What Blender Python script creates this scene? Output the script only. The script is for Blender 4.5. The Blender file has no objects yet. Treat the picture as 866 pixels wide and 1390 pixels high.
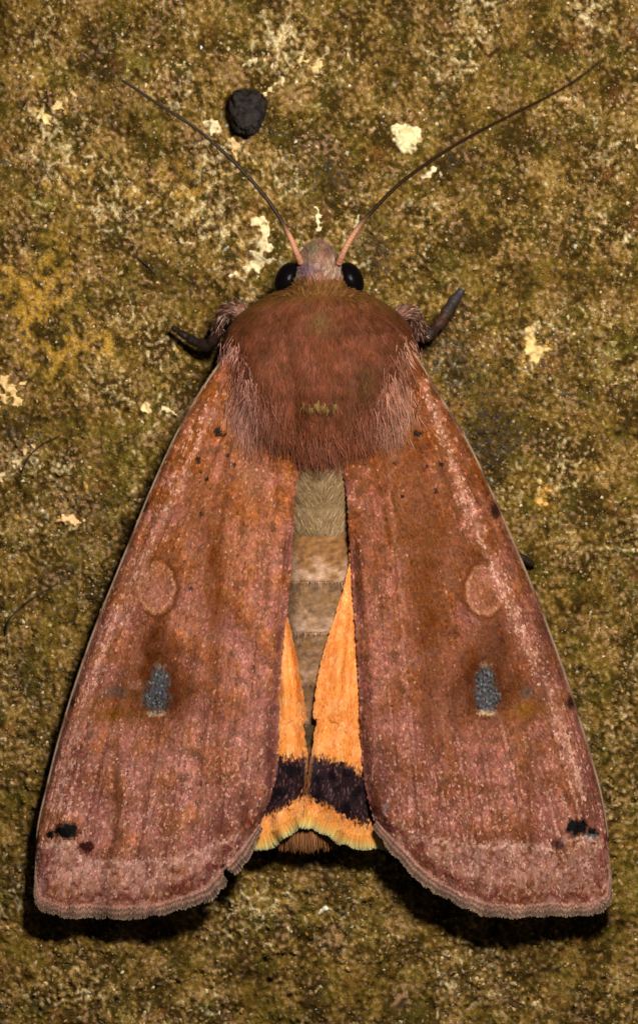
import bpy, math
import numpy as np
from mathutils import Vector

# ----------------------------------------------------------------------------
# scale: 1 Blender unit = 1 cm of the real place (a moth about 30 mm long)
# ----------------------------------------------------------------------------
sc = bpy.context.scene
sc.unit_settings.system = 'METRIC'
sc.unit_settings.scale_length = 0.01
COL = sc.collection

# ------------------------------- camera -------------------------------------
CAM_H = 24.0                      # 24 cm above the stone, macro lens
FRAME_H = 1390 / 333.0            # height of the framed field on the stone, cm
cam_d = bpy.data.cameras.new('camera')
cam_d.sensor_fit = 'VERTICAL'
cam_d.sensor_height = 24.0
cam_d.lens = 24.0 * CAM_H / FRAME_H
cam_d.clip_start = 0.5
cam_d.clip_end = 500
cam_d.dof.use_dof = True
cam_d.dof.focus_distance = CAM_H - 0.33
cam_d.dof.aperture_fstop = 0.5
cam = bpy.data.objects.new('camera', cam_d)
cam.location = (0, 0, CAM_H)
COL.objects.link(cam)
sc.camera = cam

# ------------------------------- world (night, almost no ambient) -----------
w = bpy.data.worlds.new('World')
sc.world = w
w.use_nodes = True
w.node_tree.nodes['Background'].inputs[0].default_value = (1.0, 0.98, 0.95, 1)
w.node_tree.nodes['Background'].inputs[1].default_value = 0.035

# ------------------------------- the camera flash ---------------------------
FL_POS = Vector((1.1, 2.25, 7.0))          # hand-held macro flash beside the lens, up and to the right
fl_d = bpy.data.lights.new('flash', 'AREA')
fl_d.shape = 'RECTANGLE'
fl_d.size = 1.1
fl_d.size_y = 0.8
fl_d.energy = 880
fl_d.color = (1.0, 0.97, 0.92)
fl = bpy.data.objects.new('flash', fl_d)
fl.location = FL_POS
fl.rotation_euler = (Vector((0, -0.35, 0)) - FL_POS).to_track_quat('-Z', 'Y').to_euler()
COL.objects.link(fl)

sc.view_settings.view_transform = 'Standard'
sc.view_settings.look = 'None'
sc.view_settings.exposure = 0.0
sc.view_settings.gamma = 1.0
sc.render.engine = 'CYCLES'
sc.cycles.max_bounces = 6

# ----------------------------------------------------------------------------
# helpers
# ----------------------------------------------------------------------------
rng = np.random.default_rng(7)
PX = 333.0


def lin(c):
    c = np.asarray(c, float) / 255.0
    return np.where(c <= 0.04045, c / 12.92, ((c + 0.055) / 1.055) ** 2.4)


def sat(c, k=1.13):
    c = np.asarray(c, float); m = c @ np.array([.3, .6, .1])
    return np.clip(m[..., None] + (c - m[..., None]) * k, 0, 255)


def W(px, py, z):
    """photo plan coordinates + height -> place coordinates (cm)"""
    px = np.asarray(px, float); py = np.asarray(py, float); z = np.asarray(z, float)
    k = (CAM_H - z) / CAM_H
    return np.stack([(px - 433) / PX * k, -(py - 695) / PX * k, z + 0 * px], -1)


def fnoise(n, m, wl, seed, beta=None, width=0.6):
    """tileable noise map n x m, std 1; wl = wavelength in samples, or power law with beta"""
    r = np.random.default_rng(seed)
    f = np.fft.rfft2(r.standard_normal((n, m)))
    fy = np.fft.fftfreq(n)[:, None]; fx = np.fft.rfftfreq(m)[None, :]
    fr = np.sqrt(fx * fx + fy * fy) + 1e-9
    if beta is None:
        a = np.exp(-(np.log(fr * wl) / width) ** 2)
    else:
        a = np.where(fr * wl < 1, 0, fr ** (-beta))
        a = np.where(fr > 0.5, 0, a)
    a[0, 0] = 0
    o = np.fft.irfft2(f * a, s=(n, m))
    return o / o.std()


def samp(mp, x, y):
    """bilinear wrapped lookup: x, y in samples"""
    n, m = mp.shape
    x0 = np.floor(x).astype(int); y0 = np.floor(y).astype(int)
    fx = x - x0; fy = y - y0
    a = mp[y0 % n, x0 % m]; b = mp[y0 % n, (x0 + 1) % m]
    c = mp[(y0 + 1) % n, x0 % m]; d = mp[(y0 + 1) % n, (x0 + 1) % m]
    return (a * (1 - fx) + b * fx) * (1 - fy) + (c * (1 - fx) + d * fx) * fy


def sm(a, b, x):
    t = np.clip((x - a) / (b - a), 0, 1)
    return t * t * (3 - 2 * t)


def mix(a, b, t):
    t = np.asarray(t)[..., None]
    return a * (1 - t) + np.asarray(b, float) * t


def catmull(pts, n):
    p = np.asarray(pts, float)
    p = np.vstack([2 * p[0] - p[1], p, 2 * p[-1] - p[-2]])
    out = []
    for i in range(1, len(p) - 2):
        t = np.linspace(0, 1, 24, endpoint=False)[:, None]
        a, b, c, d = p[i - 1], p[i], p[i + 1], p[i + 2]
        out.append(0.5 * (2 * b + (c - a) * t + (2 * a - 5 * b + 4 * c - d) * t ** 2 + (3 * b - a - 3 * c + d) * t ** 3))
    q = np.vstack(out + [p[-2][None]])
    s = np.concatenate([[0], np.cumsum(np.linalg.norm(np.diff(q[:, :2], axis=0), axis=1))])
    tt = np.linspace(0, s[-1], n)
    return np.stack([np.interp(tt, s, q[:, k]) for k in range(q.shape[1])], 1)


def build(name, V, F, mat, parent=None, colors=None, smooth=True, extra=None):
    """V (n,3); F list of (k,3|4) index arrays; colors (n,3) linear point colours"""
    V = np.asarray(V, np.float32)
    me = bpy.data.meshes.new(name)
    if not isinstance(F, list):
        F = [F]
    F = [np.asarray(f, np.int32) for f in F if len(f)]
    loops = np.concatenate([f.ravel() for f in F])
    tot = np.concatenate([np.full(len(f), f.shape[1], np.int32) for f in F])
    start = np.concatenate([[0], np.cumsum(tot)[:-1]]).astype(np.int32)
    me.vertices.add(len(V)); me.vertices.foreach_set('co', V.ravel())
    me.loops.add(len(loops)); me.loops.foreach_set('vertex_index', loops)
    me.polygons.add(len(tot)); me.polygons.foreach_set('loop_start', start)
    me.polygons.foreach_set('loop_total', tot)
    me.update(calc_edges=True)
    me.polygons.foreach_set('use_smooth', np.full(len(tot), smooth, bool))
    if colors is not None:
        at = me.color_attributes.new('pigment', 'FLOAT_COLOR', 'POINT')
        c4 = np.ones((len(V), 4), np.float32); c4[:, :3] = np.clip(colors, 0, 1)
        at.data.foreach_set('color', c4.ravel())
    for k, v in (extra or {}).items():
        at = me.attributes.new(k, 'FLOAT', 'POINT'); at.data.foreach_set('value', np.asarray(v, np.float32))
    me.materials.append(mat)
    o = bpy.data.objects.new(name, me)
    COL.objects.link(o)
    if parent is not None:
        o.parent = parent
    return o


def tag(o, label=None, cat=None, group=None, kind=None):
    for k, v in (('label', label), ('category', cat), ('group', group), ('kind', kind)):
        if v:
            o[k] = v
    return o


def grid_faces(n, m, off=0):
    i = np.arange(n * m).reshape(n, m) + off
    return np.stack([i[:-1, :-1], i[1:, :-1], i[1:, 1:], i[:-1, 1:]], -1).reshape(-1, 4)


def norm(v):
    return v / (np.linalg.norm(v, axis=-1, keepdims=True) + 1e-12)


# ------------------------------- materials ----------------------------------
def material(name, rough=0.6, spec=0.3, noise_scale=None, noise_amt=0.25, bump=0.0, island=0.0, sheen=0.0,
             rgb=None, bump_scale=None, trans=0.0, island_rough=0.0):
    m = bpy.data.materials.new(name); m.use_nodes = True
    nt = m.node_tree; N = nt.nodes; L = nt.links
    b = N['Principled BSDF']
    b.inputs['Roughness'].default_value = rough
    b.inputs['Specular IOR Level'].default_value = spec
    if sheen:
        b.inputs['Sheen Weight'].default_value = sheen
    if rgb is None:
        a = N.new('ShaderNodeAttribute'); a.attribute_name = 'pigment'; col = a.outputs['Color']
    else:
        a = N.new('ShaderNodeRGB'); a.outputs[0].default_value = (*rgb, 1); col = a.outputs[0]
    tc = N.new('ShaderNodeTexCoord')
    if noise_scale:
        n = N.new('ShaderNodeTexNoise'); n.inputs['Scale'].default_value = noise_scale
        n.inputs['Detail'].default_value = 5; L.new(tc.outputs['Object'], n.inputs['Vector'])
        r = N.new('ShaderNodeMapRange'); r.inputs[1].default_value = 0.3; r.inputs[2].default_value = 0.7
        r.inputs[3].default_value = 1 - noise_amt; r.inputs[4].default_value = 1 + noise_amt
        L.new(n.outputs['Fac'], r.inputs[0])
        x = N.new('ShaderNodeVectorMath'); x.operation = 'SCALE'
        L.new(col, x.inputs[0]); L.new(r.outputs[0], x.inputs['Scale']); col = x.outputs[0]
    if island or island_rough:
        g = N.new('ShaderNodeNewGeometry')
        if island:
            r = N.new('ShaderNodeMapRange'); r.inputs[3].default_value = 1 - island; r.inputs[4].default_value = 1 + island
            L.new(g.outputs['Random Per Island'], r.inputs[0])
            x = N.new('ShaderNodeVectorMath'); x.operation = 'SCALE'
            L.new(col, x.inputs[0]); L.new(r.outputs[0], x.inputs['Scale']); col = x.outputs[0]
        if island_rough:
            r = N.new('ShaderNodeMapRange'); r.inputs[3].default_value = rough - island_rough; r.inputs[4].default_value = rough + island_rough
            L.new(g.outputs['Random Per Island'], r.inputs[0]); L.new(r.outputs[0], b.inputs['Roughness'])
    L.new(col, b.inputs['Base Color'])
    if bump:
        n = N.new('ShaderNodeTexNoise'); n.inputs['Scale'].default_value = bump_scale or 80
        n.inputs['Detail'].default_value = 6; L.new(tc.outputs['Object'], n.inputs['Vector'])
        bp = N.new('ShaderNodeBump'); bp.inputs['Strength'].default_value = bump; bp.inputs['Distance'].default_value = 0.01
        L.new(n.outputs['Fac'], bp.inputs['Height']); L.new(bp.outputs[0], b.inputs['Normal'])
    return m


M_stone = material('stone', 0.85, 0.1, 150, 0.6, 0.5, bump_scale=150)
M_grain = material('grain', 0.55, 0.3, None, island=0.25, island_rough=0.2)
M_lichen = material('lichen', 0.8, 0.2, 45, 0.22, 0.7, bump_scale=70)
M_pellet = material('pellet', 0.8, 0.15, 40, 0.8, 1.0, bump_scale=60, rgb=(0.022, 0.016, 0.013))
M_fibre = material('fibre', 0.6, 0.3, rgb=(0.02, 0.014, 0.008))
M_body = material('body', 0.8, 0.15, 60, 0.25, 0.5)
M_fur = material('fur', 0.6, 0.10, None, island=0.36)
M_scale = material('scale', 0.55, 0.09, None, island=0.14, island_rough=0.14)
M_fringe = material('fringe', 0.6, 0.2, None, island=0.18)
M_membrane = material('membrane', 0.7, 0.2, 120, 0.2, 0.3)
M_eye = material('eye', 0.25, 0.05, rgb=(0.003, 0.002, 0.002), bump=0.1, bump_scale=160)
M_antenna = material('antenna', 0.5, 0.3, 150, 0.2, 0.3, bump_scale=200)
M_leg = material('leg', 0.6, 0.3, 80, 0.35, 0.5)

# ----------------------------------------------------------------------------
# the stone: one displaced sheet, finely meshed in view, coarse far out
# ----------------------------------------------------------------------------
GS = 0.0062
NN, MM = 1024, 1024               # tile of noise maps, GS per sample
n_big = fnoise(NN, MM, 220, 11, width=0.7)
n_mid = fnoise(NN, MM, 42, 12)
n_sml = fnoise(NN, MM, 15, 13)
n_fin = fnoise(NN, MM, 6.0, 14, width=0.5)
n_fin2 = fnoise(NN, MM, 4.2, 15, width=0.5)
n_pat = fnoise(NN, MM, 130, 16, width=0.8)
n_pat2 = fnoise(NN, MM, 75, 17, width=0.7)
n_rdg = fnoise(NN, MM, 24, 18, width=0.5)


def gN(mp, x, y):
    return samp(mp, np.asarray(x) / GS + 512, np.asarray(y) / GS + 512)


def ground_h(x, y):
    crest = 1 - np.clip(np.abs(gN(n_rdg, x, y)) * 1.6, 0, 1)           # thin branching crusts
    return (0.018 * gN(n_big, x, y) + 0.008 * gN(n_mid, x, y) + 0.0060 * gN(n_sml, x, y)
            + 0.0036 * gN(n_fin, x, y) + 0.0014 * gN(n_fin2, x, y) + 0.008 * crest * sm(-0.3, 1.2, gN(n_pat2, x, y)) - 0.03)


def blob(x, y, px, py, rx, ry):
    """soft patch around a plan position (photo pixels)"""
    dx = (np.asarray(x) * PX + 433 - px) / rx; dy = (-np.asarray(y) * PX + 695 - py) / ry
    return np.exp(-(dx * dx + dy * dy))


# (px, py, rx, ry, strength)
PALE = [(235, 235, 90, 70, 0.8), (390, 90, 60, 40, 0.6), (90, 140, 60, 40, 0.55), (40, 340, 80, 60, 0.55), (345, 340, 40, 45, 0.7),
        (275, 265, 60, 60, 0.5), (20, 530, 30, 40, 0.7), (735, 470, 30, 40, 0.6), (190, 420, 60, 50, 0.5), (330, 170, 70, 60, 0.5),
        (150, 300, 50, 40, 0.4), (640, 310, 90, 60, 0.35), (820, 440, 50, 80, 0.35), (785, 830, 70, 80, 0.3), (230, 110, 60, 40, 0.4),
        (600, 100, 60, 40, 0.25), (400, 260, 60, 50, 0.4), (750, 640, 60, 50, 0.3), (25, 630, 40, 30, 0.5)]
OCHRE = [(50, 420, 70, 80, 0.8), (55, 350, 80, 60, 0.5), (740, 900, 60, 70, 0.5), (735, 475, 40, 50, 0.8), (240, 250, 80, 60, 0.6),
         (735, 675, 25, 25, 0.9), (345, 320, 50, 50, 0.5), (110, 470, 50, 50, 0.7), (100, 240, 60, 40, 0.4), (800, 330, 60, 50, 0.3)]
DARK = [(640, 520, 60, 60, 1.0), (690, 590, 50, 40, 0.8), (515, 335, 30, 40, 0.8), (605, 215, 25, 25, 0.8), (30, 580, 50, 30, 0.6),
        (40, 950, 60, 140, 0.5), (150, 690, 60, 60, 0.35), (640, 640, 40, 40, 0.6), (760, 710, 50, 40, 0.4), (525, 240, 25, 30, 0.4),  # tall left patch paints in shade beside the left wing
        (460, 240, 30, 30, 0.4), (30, 1160, 40, 90, 0.4), (600, 470, 40, 40, 0.6), (110, 60, 60, 40, 0.35), (60, 730, 60, 60, 0.3)]  # low left patch: painted shade beside the wing tip
GREEN = [(715, 95, 55, 45, 0.8), (60, 278, 22, 22, 0.9), (190, 95, 20, 25, 0.8), (300, 40, 80, 40, 0.3), (660, 370, 80, 50, 0.4),
         (150, 620, 60, 60, 0.4), (820, 1000, 60, 100, 0.3), (450, 1260, 200, 40, 0.4), (95, 575, 10, 10, 0.8)]


def field(lst, x, y):
    o = 0
    for px, py, rx, ry, s in lst:
        o = o + s * blob(x, y, px, py, rx, ry)
    return o


GC = {k: lin(v) for k, v in dict(dark=(56, 40, 7), olive=(105, 79, 25), tan=(162, 128, 74), cream=(230, 208, 156), ochre=(190, 144, 52),
                                 black=(30, 28, 30), grey=(120, 118, 116), green=(100, 98, 26), pink=(176, 134, 98), rust=(118, 72, 34)).items()}


def ground_c(x, y, h_rel):
    """pigment of the stone and its algae film, plus painted wing shade; h_rel = fine relief, -1..1"""
    pale = field(PALE, x, y) + 0.30 * gN(n_pat, x, y) + 0.22 * gN(n_pat2, x, y)
    och = field(OCHRE, x, y) + 0.18 * gN(n_pat2, x + 1.3, y - 0.7)
    drk = field(DARK, x, y) + 0.18 * gN(n_pat, x - 2.1, y + 0.9)
    grn = field(GREEN, x, y) + 0.2 * gN(n_pat, x + 3.0, y + 1.7)
    n1 = gN(n_fin, x, y); n2 = gN(n_sml, x + 0.7, y); n3 = gN(n_fin2, x, y + 0.5)
    c = mix(np.broadcast_to(GC['dark'], x.shape + (3,)), GC['olive'], sm(-1.4, 1.2, n1 * 0.55 + n2 * 0.5 + 0.25 * n3 + 0.55 * gN(n_mid, x + 4.1, y) + 0.35 * gN(n_pat2, x + .4, y + 2.2)))
    c = mix(c, GC['tan'], 0.9 * sm(0.2, 1.9, n1 * 0.6 + n3 * 0.45 + 0.6 * pale + 0.35 * n2 + 0.3 * gN(n_mid, x + 4.1, y)))
    c = mix(c, GC['green'], 0.5 * sm(0.25, 0.95, grn) * sm(-1.0, 1.0, n2 + 0.4))
    c = mix(c, GC['ochre'], 0.7 * sm(0.2, 1.0, och) * sm(-0.4, 1.4, n2 * 0.6 + n3 * 0.3 + 0.4 * gN(n_mid, x, y - 3.3) + 0.4 * och))
    c = mix(c, GC['green'], 0.15 * sm(0.3, 1.5, gN(n_mid, x - 1.7, y + 2.9)))
    c = mix(c, GC['pink'], 0.55 * sm(0.6, 1.7, gN(n_fin, x + 2.9, y - 1.2) * .8 + .4 * gN(n_mid, x - 3.1, y)))
    c = mix(c, GC['rust'], 0.4 * sm(1.5, 2.4, gN(n_mid, x + 2.2, y + 1.1)))
    crest = 1 - np.clip(np.abs(gN(n_rdg, x, y)) * 1.8, 0, 1)
    cr = sm(0.8, 1.8, crest * 0.85 + 0.22 * n3 + 0.75 * pale - 0.1 + 0.2 * n1 + 0.25 * n2)
    c = mix(c, GC['cream'], 0.7 * cr)
    c = mix(c, GC['black'], 0.85 * sm(0.75, 1.7, drk * 1.15 + n2 * 0.35 + n1 * 0.5))
    return c


def sheet(gx, gy, drop=0.0, hole=None, off=0):
    X, Y = np.meshgrid(gx, gy)
    Z = ground_h(X, Y) - drop
    c = ground_c(X, Y, 0.7 * gN(n_sml, X, Y) + 0.6 * gN(n_fin, X, Y))
    F = grid_faces(len(gy), len(gx))[:, ::-1]
    if hole is not None:
        k = (np.abs(X) < hole[0]) & (np.abs(Y) < hole[1])
        F = F[~k.ravel()[F].all(1)]
    return np.stack([X, Y, Z], -1).reshape(-1, 3), F + off, c.reshape(-1, 3)


# finely meshed where the lens looks, wider mesh round it, coarse far out; one sheet
V1, F1, C1 = sheet(np.arange(-1.42, 1.42, GS), np.arange(-2.19, 2.19, GS))
t_ = np.arange(-4.4, 4.41, 0.027)
V2, F2, C2 = sheet(t_, t_, 0.004, (1.40, 2.17), len(V1))
t_ = np.arange(-16, 16.01, 0.2)
V3, F3, C3 = sheet(t_, t_, 0.02, (4.35, 4.35), len(V1) + len(V2))
stone = build('ground', np.vstack([V1, V2, V3]), np.vstack([F1, F2, F3]), M_stone, colors=np.vstack([C1, C2, C3]))
tag(stone, 'olive brown algae covered stone surface with sandy grains', None, None, 'structure')


# ------------------------------- sand grains --------------------------------
def grains(name, n, rmin, rmax, seed, palette, weights, paleness, x0=-1.42, x1=1.42, y0=-2.19, y1=2.19):
    r = np.random.default_rng(seed)
    x = r.uniform(x0, x1, n * 2); y = r.uniform(y0, y1, n * 2)
    pal = field(PALE, x, y) + 0.3 * gN(n_pat, x, y) + 0.2 * gN(n_pat2, x, y)
    keep = r.random(n * 2) < np.clip(0.38 + paleness * pal, 0.12, 1)
    x, y, pal = x[keep], y[keep], pal[keep]
    k = len(x)
    rad = rmin * (rmax / rmin) ** (r.random(k) ** 2.2)
    oct_v = np.array([[1, 0, 0], [0, 1, 0], [-1, 0, 0], [0, -1, 0], [0, 0, 1], [0, 0, -1]], float)
    oct_f = np.array([[0, 1, 4], [1, 2, 4], [2, 3, 4], [3, 0, 4], [1, 0, 5], [2, 1, 5], [3, 2, 5], [0, 3, 5]])
    v = oct_v[None] * r.uniform(0.7, 1.25, (k, 6, 1)) + r.normal(0, 0.18, (k, 6, 3))
    a = r.uniform(0, 6.283, k); ca, sa = np.cos(a)[:, None], np.sin(a)[:, None]
    st = r.uniform(0.6, 1.7, (k, 1))
    vx = v[..., 0] * st; vy = v[..., 1]; vz = v[..., 2] * r.uniform(0.5, 0.95, (k, 1))
    v = np.stack([vx * ca - vy * sa, vx * sa + vy * ca, vz], -1) * rad[:, None, None]
    zz = ground_h(x, y) + rad * 0.15
    v = v + np.stack([x, y, zz], -1)[:, None]
    f = oct_f[None] + (np.arange(k) * 6)[:, None, None]
    pi = r.choice(len(palette), k, p=weights)
    c = np.array([lin(p) for p in palette])[pi]
    under = ground_c(x, y, np.zeros(k))
    c = c * 0.5 + under * 0.5
    drk = field(DARK, x, y)
    c = np.where((drk + 0.3 * r.standard_normal(k) > 0.75)[:, None], c * 0.35 + GC['black'] * 0.6, c)
    c *= r.uniform(0.65, 1.4, (k, 1))
    return build(name, v.reshape(-1, 3), f.reshape(-1, 3), M_grain, colors=np.repeat(c, 6, 0), smooth=False)


PAL = [(84, 66, 12), (120, 98, 30), (160, 130, 72), (208, 176, 122), (236, 216, 174), (188, 140, 52), (176, 126, 88), (238, 234, 222), (34, 30, 26)]
WTS = np.array([24, 26, 20, 10, 4, 6, 7, 0.9, 6.0]); WTS = WTS / WTS.sum()
g1 = grains('sand_grains', 78000, 0.0023, 0.0092, 21, PAL, WTS, 0.35)
tag(g1, 'fine sand grains and crumbs covering the stone surface', 'sand', None, 'stuff')


# ----------------------------------------------------------------------------
# lichen crusts and flakes on the stone: each one a thing
# ----------------------------------------------------------------------------
def crust(name, label, strokes, color, seed, thick=0.016, rough=0.55, group='pale crusts on the stone', cat='lichen', lift=0.0):
    """strokes: (px, py, radius_px) discs along branches -> irregular crust with thickness"""
    s = np.asarray(strokes, float) * np.array([1, 1, 1.12])
    x0, x1 = (s[:, 0] - s[:, 2]).min() - 6, (s[:, 0] + s[:, 2]).max() + 6
    y0, y1 = (s[:, 1] - s[:, 2]).min() - 6, (s[:, 1] + s[:, 2]).max() + 6
    st = 1.5
    ax = np.arange(x0, x1, st); ay = np.arange(y0, y1, st)
    X, Y = np.meshgrid(ax, ay)
    f = np.full(X.shape, -9.0)
    for px, py, r in s:
        f = np.maximum(f, 1 - np.hypot(X - px, Y - py) / r)
    wx, wy = (X - 433) / PX, -(Y - 695) / PX
    nz = 0.55 * gN(n_sml, wx + seed * 0.71, wy - seed * 0.37) + 0.45 * gN(n_fin, wx + seed * 0.31, wy) + 0.3 * gN(n_fin2, wx, wy + seed)
    f = f + rough * 0.45 * nz
    ins = f > 0.02
    cell = ins[:-1, :-1] & ins[1:, :-1] & ins[1:, 1:] & ins[:-1, 1:]
    used = np.zeros(ins.shape, bool)
    used[:-1, :-1] |= cell; used[1:, :-1] |= cell; used[1:, 1:] |= cell; used[:-1, 1:] |= cell
    inner = np.zeros(ins.shape, bool)
    inner[1:-1, 1:-1] = cell[:-1, :-1] & cell[1:, :-1] & cell[:-1, 1:] & cell[1:, 1:]
    top = ground_h(wx, wy) + lift + 0.7 * thick * (0.25 + 0.75 * sm(0.0, 0.5, f)) + 0.004 * nz
    z = np.where(inner, top, ground_h(wx, wy) - 0.012)
    V = np.stack([wx, wy, z], -1).reshape(-1, 3)
    F = grid_faces(*ins.shape)[cell.ravel()]
    idx = np.unique(F); rm = np.full(len(V), -1); rm[idx] = np.arange(len(idx))
    c = lin(color)[None] * (1 + 0.16 * nz.reshape(-1, 1)) * np.array([1, 1, 1])
    c = mix(c, GC['olive'], 0.6 * sm(0.5, 1.6, -nz.reshape(-1)))
    c = mix(c, GC['tan'], 0.75 * sm(0.38, 0.02, f.reshape(-1)))
    o = build(name, V[idx], rm[F], M_lichen, colors=c[idx])
    return tag(o, label, cat, group)


CR, YE, WH = (226, 204, 156), (212, 170, 96), (236, 226, 200)
crust('lichen_crust', 'largest solid cream lichen patch, between the two antennae', [(540, 175, 10), (551, 180, 15), (562, 184, 12), (548, 195, 13), (558, 199, 11), (537, 190, 6), (566, 176, 7)], (232, 212, 160), 1, 0.02, 0.3)
crust('lichen_crust', 'long ragged cream lichen streak above the left eye of the moth', [(345, 300, 8), (354, 302, 9), (359, 314, 9), (355, 328, 9), (362, 340, 10), (354, 350, 10), (344, 358, 9), (366, 352, 7), (333, 366, 6), (322, 372, 5), (313, 375, 4), (340, 345, 6), (351, 362, 8)], CR, 2, 0.018, 0.7)
crust('lichen_crust', 'branching cream lichen filigree left of the left antenna tip', [(56, 150, 6), (61, 158, 6), (64, 167, 5), (72, 146, 5), (80, 139, 6), (89, 133, 6), (97, 125, 6), (70, 158, 4), (52, 160, 4), (84, 146, 5)], (212, 184, 122), 3, 0.012, 0.8)
crust('lichen_crust', 'small star-shaped cream lichen left below the black pellet', [(290, 172, 9), (281, 167, 6), (298, 177, 6), (287, 163, 5), (293, 165, 4)], CR, 4, 0.014, 0.5)
crust('lichen_crust', 'upright cream lichen streak just under the black pellet', [(317, 190, 6), (319, 199, 7), (320, 209, 6), (322, 217, 4)], (228, 190, 130), 5, 0.014, 0.5)
crust('lichen_crust', 'narrow cream lichen streak right above the head of the moth', [(431, 283, 5), (432, 292, 6), (431, 302, 5), (433, 311, 5), (435, 320, 4)], (222, 208, 160), 6, 0.012, 0.6)
crust('lichen_crust', 'tiny upright cream lichen streak at the right antenna base', [(486, 292, 4), (484, 300, 5), (482, 309, 4)], (206, 194, 148), 7, 0.01, 0.5)
crust('lichen_crust', 'short slanted white flake touching the underside of the right antenna', [(574, 240, 5), (581, 235, 7), (588, 229, 6)], (232, 216, 170), 8, 0.016, 0.35)
crust('lichen_crust', 'ragged yellow and cream lichen right of the moth thorax', [(716, 450, 6), (722, 462, 9), (726, 474, 11), (734, 480, 10), (727, 488, 9), (741, 485, 6), (718, 470, 7), (714, 458, 5)], (214, 182, 118), 9, 0.013, 0.85)
crust('lichen_crust', 'small peach lichen bar lying alone left of the left wing', [(78, 707, 5), (87, 704, 7), (97, 703, 8), (104, 708, 7), (113, 705, 4)], (232, 186, 130), 10, 0.014, 0.45)
crust('lichen_crust', 'pale seed-shaped flake poking out at the left wing edge', [(222, 554, 4.5), (228, 557, 5.5), (234, 560, 5), (239, 563, 3.5)], (226, 200, 150), 11, 0.02, 0.15)
crust('lichen_crust', 'broad cream lichen patch cut by the left picture edge', [(4, 520, 12), (14, 530, 12), (6, 540, 10), (22, 545, 8), (30, 520, 6)], (216, 180, 120), 12, 0.014, 0.8)
crust('lichen_crust', 'slanted cream lichen streak below the patch at the left edge', [(44, 606, 5), (36, 613, 6), (22, 628, 7), (18, 636, 6), (6, 644, 7), (0, 650, 7)], (206, 176, 128), 13, 0.012, 0.7)
crust('lichen_crust', 'tiny round cream lichen left of the seed-shaped flake', [(199, 553, 7), (203, 559, 5), (193, 556, 4)], (228, 196, 138), 14, 0.014, 0.5)
crust('lichen_crust', 'open ring of yellow and peach lichen right of the right wing', [(733, 664, 4), (740, 662, 4), (746, 667, 4), (730, 672, 4), (733, 680, 5), (740, 684, 5)], (214, 160, 90), 15, 0.012, 0.5)
crust('lichen_crust', 'thin cream lichen trail right above the black pellet', [(375, 112, 6), (368, 120, 5), (383, 106, 5), (360, 127, 4)], (222, 196, 146), 16, 0.012, 0.6)
crust('lichen_crust', 'small cream lichen flake highest above the black pellet', [(338, 84, 6), (346, 80, 5), (331, 86, 4)], (220, 200, 150), 17, 0.012, 0.5)
crust('lichen_crust', 'cream lichen spread at the top centre of the stone', [(405, 84, 6), (418, 88, 7), (429, 93, 7), (436, 86, 5), (412, 92, 5)], (214, 184, 124), 18, 0.01, 0.85)
crust('lichen_crust', 'lone white flake below the gap between the two wings', [(437, 1237, 5), (441, 1234, 5), (433, 1240, 4)], (220, 212, 184), 19, 0.014, 0.3)
crust('lichen_crust', 'arched thin cream lichen line right of the left antenna tip', [(228, 107, 4), (235, 98, 4), (243, 88, 5), (250, 84, 4), (258, 86, 3)], (200, 172, 114), 20, 0.01, 0.7)


# ------------------------------- black pellet -------------------------------
def pellet():
    n, m = 110, 80
    th = np.linspace(0, 2 * np.pi, n, endpoint=False); ph = np.linspace(-np.pi / 2, np.pi / 2, m)
    T, P = np.meshgrid(th, ph)
    e = 0.60
    def sp(c): return np.sign(c) * np.abs(c) ** e
    x = sp(np.cos(P)) * sp(np.cos(T)); z = sp(np.cos(P)) * sp(np.sin(T)); y = -sp(np.sin(P))
    ws = np.cos(P)
    lump = 1 + 0.06 * samp(n_mid, x * 30 + 40, y * 30 + z * 23) + 0.03 * samp(n_sml, x * 22 + 9, y * 22 + z * 17) + 0.022 * samp(n_fin, x * 30 + 9, y * 30 + z * 27) + 0.014 * samp(n_fin2, x * 50 + 9, y * 50 + z * 47)
    x *= lump * (1.0 + 0.10 * y) ; y *= lump; z *= lump
    # slightly concave waist on the right and narrower foot
    x = x * (1 - 0.10 * sm(0.1, 0.6, -y) ) + 0.06 * np.exp(-((y - 0.55) / 0.25) ** 2) * (x > 0)
    cx, cy, cz = (337 - 433) / PX, -(154 - 695) / PX, 0.06
    V = np.stack([cx + x * 0.071, cy + y * 0.084, cz + z * 0.070], -1)
    idx = np.arange(n * m).reshape(m, n)
    F = np.stack([idx[:-1], np.roll(idx, -1, 1)[:-1], np.roll(idx, -1, 1)[1:], idx[1:]], -1).reshape(-1, 4)
    o = build('dung_pellet', V.reshape(-1, 3), F, M_pellet)
    tag(o, 'rounded black pellet lying on the stone near the left antenna', 'pellet')


pellet()


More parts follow.
